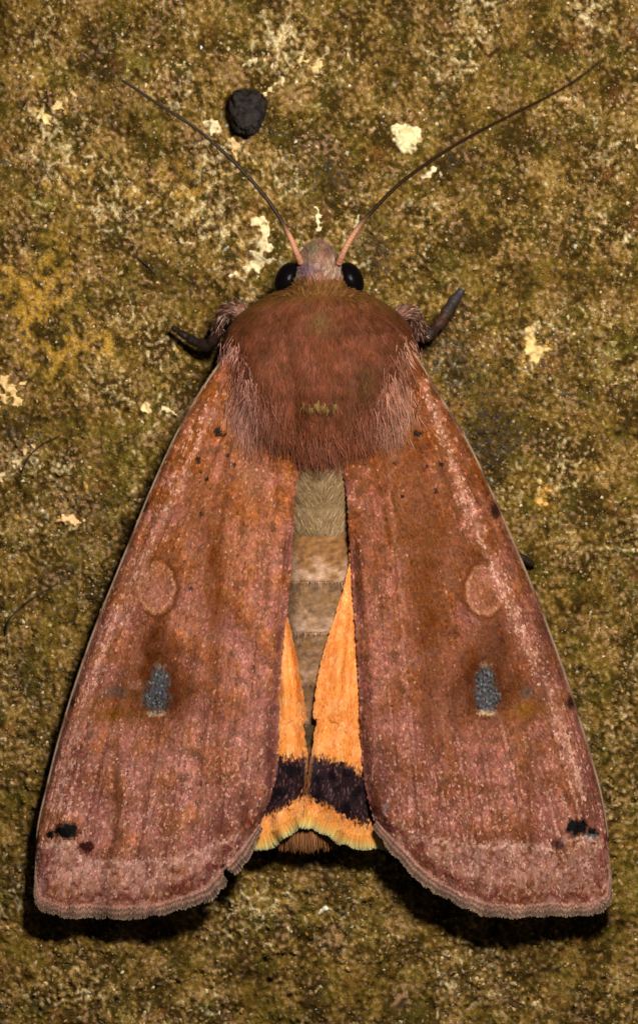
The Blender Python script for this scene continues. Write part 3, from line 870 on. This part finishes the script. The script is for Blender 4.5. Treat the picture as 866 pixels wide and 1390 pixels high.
def path_d(px, py, pts):
    """distance to a polyline"""
    p = np.asarray(pts, float); o = np.full(np.shape(px), 1e9)
    for a, b in zip(p[:-1], p[1:]):
        ab = b - a; t = np.clip(((px - a[0]) * ab[0] + (py - a[1]) * ab[1]) / (ab @ ab), 0, 1)
        o = np.minimum(o, np.hypot(px - a[0] - t * ab[0], py - a[1] - t * ab[1]))
    return o


def line(px, py, pts, w):
    return np.exp(-(path_d(px + 2.0 * samp(q_b, px, py), py, pts) / w) ** 2)


BLACK = (9, 7, 6)
VEINS = [.10, .19, .28, .38, .47, .56, .65, .75, .85]


def vein_u(ui, v):
    return ui + (0.5 * (ui - .42) * -1) * sm(.55, 0, v) * .55


def forewing_c(px, py, u, v, S):
    na, nb, nc, nd = samp(q_a, px + S['o'], py), samp(q_b, px + S['o'], py), samp(q_c, px + S['o'], py), samp(q_d, px + S['o'], py)
    streak = samp(q_b, u * 700 + S['o'], v * 110); fine = samp(q_c, u * 640 + S['o'], v * 40)
    t = sm(520, 1000, py)
    c = mix(np.broadcast_to(np.array(S['up'], float), px.shape + (3,)), S['lo'], t)
    c = mix(c, S['warm'], 0.75 * sm(0.0, 1.5, na + 0.5 * streak) * (1 - 0.45 * t))
    c = mix(c, S['mauve'], 0.5 * sm(0.0, 1.6, -na * 0.6 + 0.4 * nb + 0.3 * t))
    c = mix(c, (190, 130, 104), 0.16 * sm(0.2, 1.8, 0.5 * streak + 0.8 * nc))
    c = mix(c, (96, 56, 34), 0.34 * sm(0.3, 1.8, -streak * 0.35 + 0.2 * fine - 0.5 * nb + 0.6 * nc))
    c = mix(c, (92, 54, 40), 0.45 * sm(1.1, 2.2, nd + 0.5 * nc))
    c = c * (1 + 0.055 * nc + 0.05 * nb + 0.04 * nd)[..., None]
    # veins, plus the costal sheen painted as a pale stripe
    for pts, wd, cl, st in S['veins_sheen']:
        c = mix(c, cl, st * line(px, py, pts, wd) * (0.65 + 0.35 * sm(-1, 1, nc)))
    # fan of veins: pale crest between two darker furrows
    vd = np.full(px.shape, 9.0)
    for ui in VEINS:
        vd = np.minimum(vd, np.abs(u - vein_u(ui, v)) * 300)
    brk = sm(-1.2, 0.8, nb + .4 * nc) * sm(.12, .3, v) * (0.55 + 0.6 * sm(.55, .8, v))
    c = mix(c, (190, 134, 112), 0.50 * np.exp(-(vd / 1.3) ** 2) * brk)
    c = mix(c, (96, 54, 36), 0.45 * np.exp(-((vd - 3.4) / 1.6) ** 2) * brk)
    # two faint toothed cross-lines
    tooth = 7 * np.abs(((u * 11) % 1) - .5)
    for vl, st in ((.40, .28), (.74, .38), (.765, .22)):
        c = mix(c, (92, 50, 34), st * np.exp(-(((v - vl - .03 * np.sin(u * 3.1)) * 720 + tooth * 2 + 2 * nc) / 3.0) ** 2) * sm(-1.0, .6, nb + .3))
    for cx, cy, rx, ry, cl, st in S['clouds']:
        c = mix(c, np.array(cl) * 0.84, min(1, st * 1.25) * np.exp(-((px - cx) / rx) ** 2 - ((py - cy) / ry) ** 2) * (0.75 + 0.25 * np.clip(nb, -1, 1)))
    # outer field beyond the pale wavy line
    yl = np.interp(px, [k[0] for k in S['sub']], [k[1] for k in S['sub']]) + 3 * nc
    out = sm(-3, 5, py - yl)
    c = mix(c, S['outer'], 0.66 * out * sm(-1.2, 0.9, nc + .7 * nb + .2))
    c = mix(c, (104, 58, 42), 0.5 * np.exp(-((py - yl + 8) / 7.0) ** 2) * sm(-0.8, 1.0, nb + .5 * nc))
    c = mix(c, (214, 172, 150), 0.62 * np.exp(-((py - yl - 2) / 4.0) ** 2) * np.clip(sm(-0.5, 1.2, nc + 0.4) + S['tip'](px), 0, 1))
    # reddish dark band in front of the fringe
    d = S['dm'](px, py)
    sca = np.abs(np.sin(S['arc'](px, py) * math.pi / 34.0))
    c = mix(c, (96, 40, 30), 0.75 * np.exp(-((d - 7 - 7 * sca - 4 * nb) / (6.5 + 2 * np.clip(nb, -1, 1))) ** 2) * sm(-1.0, 0.8, nc + nb * .7 + 0.4))
    c = mix(c, (196, 140, 122), 0.75 * sm(4.0, 1.0, d + nc))
    # costal and inner edges
    c = mix(c, (150, 122, 100), 0.7 * sm(0.022, 0.0, u))
    c = mix(c, (96, 52, 50), 0.65 * sm(0.955, 0.99, u) * sm(1.06, 0.9, u + 0.02 * nc))
    # round stigma
    ox, oy, orx, ory = S['orb']
    e = np.hypot((px - ox) / orx, (py - oy) / ory) + 0.035 * nb
    c = mix(c, (176, 116, 92), 0.32 * sm(1.0, 0.85, e))
    c = mix(c, (206, 148, 108), 0.52 * np.exp(-((e - 0.95) / 0.085) ** 2) * sm(-1.7, -0.4, 0.5 * nc + S['oside'] * (px - ox) / orx + (py - oy) / ory))
    c = mix(c, (100, 52, 22), 0.75 * np.exp(-((e - 1.15) / 0.10) ** 2) * sm(-1.2, 0.3, S['oside'] * (px - ox) / orx + 0.4 * (py - oy) / ory))
    mean = np.array([148., 93, 68]); c = mean + (c - mean) * 1.14
    # kidney stigma
    kx, ky = S['kid']
    k1 = np.maximum(ell(px, py, kx + S['kt'], ky - 12, 15, 24, .45), ell(px, py, kx, ky + 9, 20, 22, .45))
    c = mix(c, (80, 37, 10), 0.95 * np.clip(1.45 * np.exp(-((px - kx - S['kh'] * .8 + 4 * nb) / 34) ** 2 - ((py - ky + 4 + 3 * nc) / 44) ** 2), 0, 1))
    c = mix(c, (212, 176, 132), 0.85 * ell(px, py, kx - 1, ky + 30, 14, 5, .5))
    c = mix(c, (190, 150, 116), 0.5 * ell(px, py, kx + S['kt'], ky - 34, 9, 5, .6))
    kc = mix(np.broadcast_to(np.array([70., 70, 73]), px.shape + (3,)), (112, 115, 119), sm(0.0, 1.8, nd + 0.6 * samp(q_d, px * 1.7, py * 0.8)))
    kc = mix(kc, (36, 34, 36), sm(0.1, 1.4, -nd))
    c = mix(c, kc, 0.95 * k1)
    # spots
    for cx, cy, rx, ry, cl, st in S['spots']:
        c = mix(c, cl, st * ell(px, py, cx, cy, rx, ry, .4))
    return c


LEFT = dict(o=0, up=(152, 90, 54), lo=(164, 105, 85), warm=(142, 77, 30), mauve=(146, 90, 82), outer=(176, 130, 114), orb=(213, 797, 25, 34), oside=1.0,
            kid=(213, 938), kt=4, kh=14,
            sub=[(40, 1158), (52, 1148), (66, 1144), (80, 1140), (103, 1138), (108, 1160), (130, 1165), (180, 1166), (240, 1162), (300, 1140), (360, 1110)],
            spots=[(91, 1127, 17, 12, BLACK, 1), (69, 1132, 5.5, 6, BLACK, .95), (118, 1149, 11, 8, (50, 18, 10), .9), (296, 586, 6, 6, BLACK, .8), (304, 590, 4, 3, BLACK, .6),
                   (270, 625, 3.4, 4, BLACK, .85), (282, 649, 3, 3, BLACK, .75), (318, 630, 2.6, 3, BLACK, .75), (273, 698, 3, 3.4, BLACK, .6), (260, 799, 3, 3, (60, 44, 48), .7), (309, 618, 2.5, 2.5, BLACK, .5),
                   (194, 687, 8, 9, (50, 28, 18), .85), (95, 952, 7, 9, (46, 26, 20), .85), (252, 548, 6, 8, (80, 44, 26), .7), (158, 938, 17, 9, (92, 68, 58), .75), (186, 930, 11, 7, (150, 108, 92), .6),
                   (273, 640, 3, 3, BLACK, .5), (305, 1176, 5, 4, (50, 26, 18), .8), (104, 1018, 10, 7, (96, 52, 40), .5), (291, 690, 3, 3, (70, 30, 20), .4)],
            clouds=[(206, 880, 26, 48, (104, 52, 18), .85), (180, 944, 56, 30, (112, 60, 24), .6), (292, 770, 16, 95, (128, 66, 20), .7), (292, 950, 12, 110, (124, 66, 34), .45), (160, 968, 42, 14, (140, 84, 28), .75), (160, 1068, 8, 60, (104, 56, 26), .5),
                    (296, 1116, 14, 22, (96, 46, 32), .6), (330, 1090, 22, 34, (112, 62, 50), .5), (366, 1030, 8, 60, (86, 44, 38), .55), (262, 700, 14, 80, (146, 86, 50), .4), (340, 640, 24, 60, (160, 98, 58), .6),
                    (232, 770, 10, 40, (116, 66, 32), .5), (110, 1060, 30, 50, (120, 68, 50), .4), (322, 580, 20, 40, (176, 112, 70), .5), (225, 1120, 10, 60, (120, 70, 50), .4), (180, 790, 40, 20, (160, 104, 76), .5)],
            veins_sheen=[([(318, 560), (296, 760), (292, 900), (300, 1080)], 3, (104, 56, 30), .5), ([(330, 600), (340, 760), (345, 950), (330, 1100)], 2.6, (186, 124, 96), .4),
                   ([(300, 520), (240, 720), (222, 860), (205, 1000), (190, 1180)], 2.6, (112, 62, 44), .4), ([(250, 900), (252, 1190)], 2.2, (182, 128, 108), .4), ([(160, 980), (156, 1190)], 3, (100, 58, 40), .5),
                   ([(125, 990), (112, 1190)], 2.2, (180, 126, 108), .35), ([(208, 980), (212, 1200)], 2.2, (180, 126, 108), .35), ([(290, 560), (180, 790), (110, 970), (70, 1110)], 5, (196, 142, 122), .38)])  # last stripe is painted costal sheen
RIGHT = dict(o=411, up=(122, 68, 34), lo=(156, 97, 76), warm=(118, 62, 22), mauve=(140, 84, 74), outer=(164, 120, 102), orb=(658, 800, 26, 33), oside=-1.0,
             kid=(661, 937), kt=-3, kh=-10,
             sub=[(500, 1100), (540, 1118), (580, 1132), (620, 1142), (680, 1142), (735, 1146), (757, 1150), (764, 1138), (780, 1136), (800, 1139), (815, 1145), (835, 1155)],
             spots=[(782, 1122, 15, 12, BLACK, 1), (804, 1130, 8, 8, BLACK, .95), (757, 1146, 10, 8, (50, 22, 14), .85), (598, 630, 4, 4, BLACK, .85), (591, 666, 3, 3, BLACK, .75), (546, 673, 3, 3, BLACK, .8),
                    (579, 632, 3, 3, BLACK, .6), (567, 588, 8, 4, BLACK, .75), (536, 628, 2.6, 2.6, BLACK, .5), (672, 692, 7, 11, (44, 22, 14), .9), (660, 668, 5, 8, (84, 44, 22), .6), (775, 953, 7, 10, (44, 24, 18), .9),
                    (714, 940, 11, 10, (92, 70, 56), .75), (690, 918, 10, 8, (108, 66, 40), .5), (800, 1136, 12, 4, (176, 166, 168), .5), (522, 1096, 6, 8, (158, 150, 150), .5), (712, 1040, 8, 8, (100, 54, 26), .5), (640, 560, 4, 6, (70, 40, 26), .5),
                    (612, 565, 5, 8, (80, 44, 26), .5), (760, 915, 5, 10, (88, 48, 36), .5)],
             clouds=[(581, 810, 26, 120, (122, 64, 20), .75), (672, 876, 26, 46, (98, 50, 18), .85), (694, 942, 54, 28, (112, 60, 24), .6), (708, 962, 32, 12, (150, 92, 26), .8), (708, 1010, 10, 50, (150, 92, 40), .5), (585, 960, 14, 80, (116, 62, 30), .5),
                     (640, 760, 26, 30, (108, 58, 24), .5), (560, 720, 40, 60, (132, 74, 32), .5), (740, 870, 14, 120, (110, 62, 44), .5), (800, 1080, 16, 60, (100, 56, 40), .5), (520, 1060, 20, 60, (110, 64, 56), .5),
                     (615, 960, 10, 50, (104, 58, 36), .4), (780, 1185, 24, 20, (126, 72, 60), .5), (545, 640, 30, 50, (150, 88, 50), .5), (720, 1060, 8, 60, (104, 58, 30), .4)],
             veins_sheen=[([(528, 640), (535, 720), (545, 800), (548, 900), (560, 1100)], 3, (190, 130, 110), .55), ([(570, 600), (578, 760), (575, 1040)], 3, (104, 56, 30), .45), ([(600, 1000), (590, 1190)], 2.2, (96, 56, 44), .45),
                    ([(575, 520), (640, 700), (700, 840), (745, 940), (790, 1080)], 7, (204, 150, 128), .5), ([(655, 1000), (650, 1200)], 2.4, (100, 60, 48), .45), ([(685, 990), (690, 1200)], 2.2, (178, 124, 104), .35),  # first stripe is painted costal sheen
                    ([(640, 830), (620, 960), (612, 1080)], 2.4, (108, 62, 46), .4), ([(715, 980), (720, 1200)], 2.6, (106, 62, 40), .5), ([(620, 600), (690, 740), (750, 880)], 2, (104, 60, 40), .5)])

# edges of the wings in plan pixels
LC = [(316, 474), (305, 484), (285, 512), (262, 548), (235, 598), (207, 660), (188, 706), (160, 775), (130, 850), (102, 930), (81, 1000), (66, 1060), (54, 1112), (50, 1148)]
LI = [(408, 632), (400, 668), (397, 720), (394, 770), (391, 815), (385.5, 860), (381, 910), (378, 955), (378, 1000), (375, 1045), (366, 1085), (354, 1116)]
LB = [(316, 474), (340, 540), (372, 596), (408, 632)]
LM = [(50, 1148), (49, 1175), (51, 1204), (58, 1223), (82, 1231), (120, 1231), (155, 1233), (190, 1232), (225, 1226), (255, 1217), (280, 1205), (298, 1186), (316, 1168), (333, 1146), (346, 1128), (354, 1116)]
RC = [(553, 474), (565, 484), (588, 522), (612, 562), (635, 600), (669, 672), (703, 750), (733, 824), (762, 902), (785, 972), (811, 1060), (821, 1110), (825, 1148)]
RI = [(464, 632), (471, 668), (474, 720), (477, 770), (481, 825), (485, 875), (488, 935), (490, 990), (493, 1040), (499, 1080), (508, 1112)]
RB = [(553, 474), (530, 540), (500, 596), (464, 632)]
RM = [(825, 1148), (827, 1172), (826, 1203), (818, 1222), (795, 1230), (752, 1229), (708, 1232), (668, 1230), (640, 1221), (612, 1208), (588, 1193), (566, 1174), (549, 1155), (528, 1135), (508, 1112)]


def wing_z(o, sgn):
    def f(u, v, px, py):
        zc = np.interp(v, [0, .1, .3, .6, 1], [.46, .41, .315, .215, .15])
        zi = np.interp(v, [0, .1, .4, .7, 1], [.49, .465, .43, .385, .285])
        t = sm(0, 1, u) * 0.45 + 0.55 * u
        z = zc + (zi - zc) * t + 0.055 * np.sin(math.pi * np.clip(u, 0, 1) ** 0.85) * np.interp(v, [0, .3, .85, 1], [.4, 1, .8, .35])
        z = z + 0.0035 * samp(q_b, u * 260 + o, v * 90) * sm(0, .15, v) + 0.004 * samp(q_a, px + o, py)
        for ui in VEINS:
            z = z + 0.0035 * np.exp(-((u - vein_u(ui, v)) / .008) ** 2) * sm(.1, .3, v)
        z = z - 0.03 * sm(0.93, 1, u) * sm(0.1, .3, v) + 0.012 * np.exp(-((u - 0.9) / 0.05) ** 2)       # rolled inner edge
        z = z - 0.016 * sm(0.94, 1.0, v)                                      # margin turned down
        z = z - 0.02 * sm(0.06, 0.0, u)
        return z
    return f


FRB = [(0, (150, 90, 74)), (.125, (204, 154, 130)), (.25, (120, 80, 66)), (.375, (110, 76, 62)), (.5, (184, 144, 118)), (.625, (118, 84, 70)), (.75, (104, 78, 66)), (.875, (112, 86, 72)), (1, (190, 158, 128))]


def fringe(patch, name, parent, bands, ulo, uhi, length, step, width, seed, layers=3, gap=None, zdrop=0.2, inner=None, scallop=9.0, seg=8):
    """rows of narrow scales along the margin"""
    r = np.random.default_rng(seed)
    uu = []
    m = patch.D1; tot = np.linalg.norm(np.diff(m, axis=0), axis=1).sum()
    n = int(tot / step) * layers
    u = np.sort(r.uniform(ulo, uhi, n))
    v = np.ones(n)
    d, nr = patch.frame(u, v)
    P = patch.world(u, v - r.uniform(0.002, 0.008, n))
    p0 = patch.at(u, v)
    # outward normal of the margin curve in plan
    e = 0.01
    tan = patch.at(np.clip(u + e, 0, 1), v) - patch.at(np.clip(u - e, 0, 1), v)
    nn = norm(np.stack([tan[:, 1], -tan[:, 0]], -1))
    ctr = patch.at(np.full(1, .5), np.full(1, .6))[0]
    nn = np.where(((p0 - ctr) * nn).sum(-1, keepdims=True) < 0, -nn, nn)
    dd = np.stack([nn[:, 0], -nn[:, 1], np.full(n, -zdrop)], -1)
    dd = norm(dd) * 0.75 + 0.25 * d + r.normal(0, .06, (n, 3))
    ph = u * tot / 36.0; ph = ph + 0.22 * np.interp(ph, np.arange(60), r.normal(0, 1, 60))
    sc_ = 1 - 0.13 * np.abs(np.cos(math.pi * ph)) ** 5 + 0.035 * np.interp(ph * 4, np.arange(400), r.normal(0, 1, 400)) + 0.06 * np.interp(ph * .8, np.arange(60), r.normal(0, 1, 60))
    ln = length(u) * sc_ * r.uniform(0.90, 1.06, n)
    if gap is not None:
        g = gap(p0[:, 0]); ln = ln * g
    bt = np.array([b[0] for b in bands]); bc = np.array([b[1] for b in bands], float)
    jit = r.uniform(.9, 1.08, (n, 1)); sh = 0.02 * r.normal(0, 1, n) + 0.025 * np.interp(u * 40, np.arange(60), r.normal(0, 1, 60))
    patch_n = samp(q_b, p0[:, 0], p0[:, 1])

    def cb(t):
        tt = np.clip(t + sh, 0, 1)
        c = np.stack([np.interp(tt, bt, bc[:, i]) for i in range(3)], 1) * jit * (1 + .05 * patch_n[:, None])
        return lin(np.clip(c, 0, 255)) * ALB
    return tag(hairs(name, P + np.array([0, 0, .003]) * r.uniform(-1, 1, (n, 1)), dd, nr, ln / PX, np.full(n, width / PX), None, None, M_fringe, parent, 0.15, seg=seg, cband=cb, ridge=.12, taper=False), kind='stuff')


def make_forewing(costa, inner, base, margin, S, seed, gap=None):
    P = Patch(costa, inner, base, margin, wing_z(S['o'], 1))
    md = [tuple(k) for k in P.D1[::8, :2]] + [tuple(P.D1[-1, :2])]
    S['dm'] = lambda px, py: path_d(px, py, md)
    mdp = P.D1[::6, :2]; mds = np.concatenate([[0], np.cumsum(np.linalg.norm(np.diff(mdp, axis=0), axis=1))])
    def arc(px, py):
        sh = np.shape(px); x, y = np.ravel(px), np.ravel(py); o = np.zeros(len(x)); b = np.full(len(x), 1e9)
        for (mx, my), ss in zip(mdp, mds):
            q = (x - mx) ** 2 + (y - my) ** 2; k = q < b; b = np.where(k, q, b); o = np.where(k, ss, o)
        return o.reshape(sh)
    S['arc'] = arc
    S['tip'] = (lambda px: .6 * sm(120, 95, px)) if S is LEFT else (lambda px: .6 * sm(745, 770, px))
    col = lambda px, py, u, v: forewing_c(px, py, u, v, S)
    w = P.sheet('forewing', col, M_membrane, moth)
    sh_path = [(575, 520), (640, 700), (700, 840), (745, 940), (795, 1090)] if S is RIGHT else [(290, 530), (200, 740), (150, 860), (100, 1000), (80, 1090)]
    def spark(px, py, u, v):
        return (0.08 + 0.45 * np.exp(-(path_d(px, py, sh_path) / 15) ** 2) + 0.20 * sm(960, 1080, py) + 0.05 * sm(.5, 1, u)) * (0.15 + 1.2 * sm(-.6, 1.4, samp(q_c, px, py * .6) + .6 * samp(q_b, u * 700, v * 110)))  # where sheen is painted in, densest along the costa
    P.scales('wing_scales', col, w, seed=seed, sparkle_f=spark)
    fringe(P, 'fringe', w, FRB, 0.0, 0.985, lambda u: np.interp(u, [0, .05, .12, .19, .9, 1], [0, 1, 4, 17, 19, 11]), 0.6, 0.62, seed + 1, 4, gap, zdrop=0.1)
    # costal vein: a thin rounded rim along the leading edge
    v = np.linspace(0.02, 0.985, 160)
    pts = P.world(np.full(160, 0.004), v, 0.0)
    c = mix(np.broadcast_to(np.array([150., 124, 100]), (160, 3)), (98, 64, 46), sm(0, 1.2, samp(q_b, v * 400, v * 0 + seed * 40)))
    Vt, Ft, Ct = tube(pts, np.full(160, 0.0055), 8, lin(c) * 0.8)
    build('costal_vein', Vt, Ft, M_antenna, w, colors=Ct)
    return P, w


PL, fwL = make_forewing(LC, LI, LB, LM, LEFT, 41, gap=lambda x: 1 - 0.88 * np.exp(-((x - 303) / 5.5) ** 4))
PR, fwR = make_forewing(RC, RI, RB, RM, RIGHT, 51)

# fur over the wing bases
def tufts(name, spots, seed, count):
    """long strands rooted along the hind edge of the thorax, lying over the wing bases"""
    r = np.random.default_rng(seed); R_, D_, N_, L_, C_ = [], [], [], [], []
    for (cx, cy, sx, sy, z, fx, fy, ln, cl) in spots:
        n = int(count * sx * sy / 200)
        px = cx + 1.25 * r.normal(0, sx, n); py = cy - 8 + 1.25 * r.normal(0, sy, n)
        P_ = PL if cx < 436 else PR
        uv = P_.ras[np.round(py).astype(int), np.round(px).astype(int)].astype(float); on = ~np.isnan(uv[:, 0]); uv = np.nan_to_num(uv)
        zw = np.where(on, P_.z(uv[:, 0], uv[:, 1], px, py), 0)
        zz = np.maximum(body_z(px, py), zw) + r.uniform(-.008, .022, n)
        R_.append(W(px, py, zz))
        g = samp(q_c, px * 1.3, py * .4)
        D_.append(np.stack([fx + .22 * g + r.normal(0, .17, n), -fy + r.normal(0, .10, n), -.06 + r.normal(0, .08, n)], -1))
        L_.append(ln * .72 * r.uniform(.3, 1.4, n) / PX)
        C_.append(lin(np.clip(np.array(cl, float) * r.uniform(.82, 1.14, (n, 1)) * (1 + .06 * g[:, None]), 0, 255)) * ALB)
    R_, D_, L_, C_ = map(np.concatenate, (R_, D_, L_, C_)); n = len(R_)
    return tag(hairs(name, R_, D_, np.tile([0, 0, 1.0], (n, 1)), L_, np.full(n, .4 / PX) * r.uniform(.7, 1.3, n), C_ * .95, C_ * 1.05, M_fur, body, 0.08), kind='stuff')


PK, RB_, DK = (164, 114, 98), (114, 62, 39), (98, 54, 34)
tufts('shoulder_tuft', [(331, 556, 8, 16, .56, -.02, 1, 38, PK), (326, 540, 6, 14, .54, -.02, 1, 36, (170, 112, 92)), (338, 575, 8, 10, .55, .0, 1, 30, (164, 108, 90)), (545, 552, 8, 17, .55, .03, 1, 38, (168, 118, 94)), (540, 540, 7, 14, .55, .03, 1, 34, (160, 104, 80)), (532, 574, 8, 10, .55, .0, 1, 30, (170, 116, 94)),
                        (313, 486, 5, 7, .50, -.25, 1, 20, (176, 122, 104)), (553, 486, 5, 8, .50, .25, 1, 22, (178, 126, 100))], 6, 560)
tufts('hind_tuft', [(352, 592, 9, 8, .5, 0, 1, 30, (140, 92, 72)), (336, 590, 7, 9, .5, -.03, 1, 30, (150, 102, 86)), (520, 590, 9, 8, .5, 0, 1, 30, (138, 90, 68)), (536, 588, 7, 9, .5, .03, 1, 30, (148, 102, 80)), (372, 606, 9, 6, .5, .05, 1, 24, (124, 74, 52)), (500, 606, 9, 6, .5, -.05, 1, 24, (122, 72, 50)),
                    (350, 566, 9, 12, .56, .02, 1, 26, (130, 78, 58)), (368, 584, 9, 10, .56, .05, 1, 27, (122, 70, 48)), (388, 600, 10, 9, .56, .07, 1, 27, RB_), (412, 612, 11, 8, .55, .05, 1, 25, RB_), (436, 618, 12, 8, .55, 0, 1, 25, (128, 76, 54)),
                    (460, 612, 11, 8, .55, -.05, 1, 25, RB_), (484, 600, 10, 9, .56, -.07, 1, 27, RB_), (504, 584, 9, 10, .56, -.05, 1, 27, (122, 70, 48)), (524, 566, 9, 12, .56, -.02, 1, 26, (128, 76, 54)),
                    (322, 520, 6, 18, .54, -.03, 1, 26, RB_), (550, 518, 6, 18, .54, .03, 1, 26, RB_)], 7, 560)

# hindwings, orange, mostly covered by the forewings
HLC = [(370, 720), (335, 800), (290, 920), (255, 1060), (240, 1110)]
HLI = [(374, 780), (383, 820), (392, 846), (402, 890), (409, 930), (415.5, 972), (411.5, 981), (414, 1005), (417, 1030), (415, 1070), (411, 1108)]
HLB = [(370, 720), (372, 750), (374, 780)]
HLM = [(240, 1110), (290, 1130), (330, 1137), (355, 1136), (380, 1122), (398, 1111), (411, 1108)]
HRC = [(476, 700), (520, 800), (570, 920), (610, 1060), (620, 1110)]
HRI = [(476, 745), (472, 778), (455, 838), (437, 896), (426, 968), (431, 977), (427, 1000), (422, 1030), (416, 1075), (413, 1106)]
HRB = [(476, 700), (476, 720), (476, 745)]
HRM = [(620, 1110), (580, 1130), (540, 1137), (508, 1137), (482, 1136), (462, 1126), (445, 1117), (428, 1109), (413, 1106)]


def hind_z(lift):
    def f(u, v, px, py):
        top = body_z(np.where(np.abs(px - prof(py, 1)) < 0.9 * prof(py, 2), px, prof(py, 1) + 0.9 * prof(py, 2)), py)
        ref = np.interp(py, [700, 800, 950, 1050, 1150], [.40, .375, .325, .275, .17])
        side = np.abs(px - prof(py, 1)) / PX
        z = ref + 0.012 - 0.16 * np.clip(side - 0.06, 0, 1) + lift
        fold = 0.010 * np.sin(u * 26) * sm(.1, .5, v) * sm(0.3, .8, u)
        return z + fold + 0.004 * samp(q_b, px, py * 0.4)
    return f


def hindwing_c(side):
    def f(px, py, u, v):
        nb, nc, nd = samp(q_b, px, py), samp(q_c, px, py), samp(q_d, px, py)
        st = samp(q_c, u * 420, v * 40)
        c = np.broadcast_to(np.array([246., 150, 72]), px.shape + (3,)).copy()
        c = mix(c, (254, 168, 98), sm(-0.8, 1.0, nb)); c = mix(c, (230, 122, 46), 0.35 * sm(0.4, 1.6, st))
        c = mix(c, (240, 140, 74), 0.35 * sm(0.6, 1.6, nc))
        if side < 0:
            y0 = np.interp(px, [340, 378, 417], [1034, 1029, 1027]); y1 = np.interp(px, [340, 368, 390, 405, 420], [1116, 1103, 1092, 1082, 1078])
            c = mix(c, (222, 118, 44), 0.5 * line(px, py, [(393, 850), (402, 935), (404, 1030)], 2.2))
        else:
            y0 = np.interp(px, [415, 430, 450, 475, 490, 520], [1027, 1026, 1031, 1038, 1050, 1060]); y1 = np.interp(px, [410, 425, 445, 470, 490, 520], [1076, 1086, 1092, 1110, 1117, 1118])
            for pts in ([(470, 800), (450, 880), (440, 960)], [(474, 820), (466, 900), (455, 1030)], [(478, 900), (474, 1030)], [(462, 840), (440, 930), (432, 1000)]):
                c = mix(c, (224, 116, 52), 0.6 * line(px, py, pts, 1.8))
        nj = 2.4 * nd + 2.5 * nc + 1.6 * samp(q_d, u * 500, v * 30)
        bd = sm(-6, 6, py - y0 + nj) * sm(6, -6, py - y1 + nj)
        bc = mix(np.broadcast_to(np.array([44., 27, 30]), px.shape + (3,)), (112, 80, 78), 0.8 * sm(0.3, 1.6, .7 * nd + .8 * samp(q_d, u * 500, v * 60))); bc = mix(bc, (24, 16, 20), sm(0, 1.3, nb))
        c = mix(c, bc, bd)
        c = mix(c, (250, 176, 92), 0.5 * sm(8, 25, py - y1))
        # inner fold next to the abdomen, browner
        c = mix(c, (206, 128, 66), 0.5 * sm(.975, 1.0, u))
        return c
    return f


def hair_fringe(P, w, seed, side):
    b = [(0, (246, 152, 62)), (.3, (250, 168, 84)), (.55, (240, 180, 90)), (.8, (236, 204, 120)), (1, (214, 204, 150))]
    fringe(P, 'fringe', w, b, 0.3, 1.0, lambda u: np.full_like(u, 20.0), 0.6, 0.75, seed, 4, None, zdrop=0.3, seg=4)


def make_hind(costa, inner, base, margin, lift, side, seed):
    P = Patch(costa, inner, base, margin, hind_z(lift))
    col = hindwing_c(side)
    w = P.sheet('hindwing', col, M_membrane, moth, 60, 120, 0.005)
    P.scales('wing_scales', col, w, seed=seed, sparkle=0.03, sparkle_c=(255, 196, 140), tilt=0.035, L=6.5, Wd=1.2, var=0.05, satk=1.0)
    hair_fringe(P, w, seed + 2, side)
    return P


HL = make_hind(HLC, HLI, HLB, HLM, 0.0, -1, 61)
HR = make_hind(HRC, HRI, HRB, HRM, 0.010, 1, 71)

bpy.context.view_layer.update()
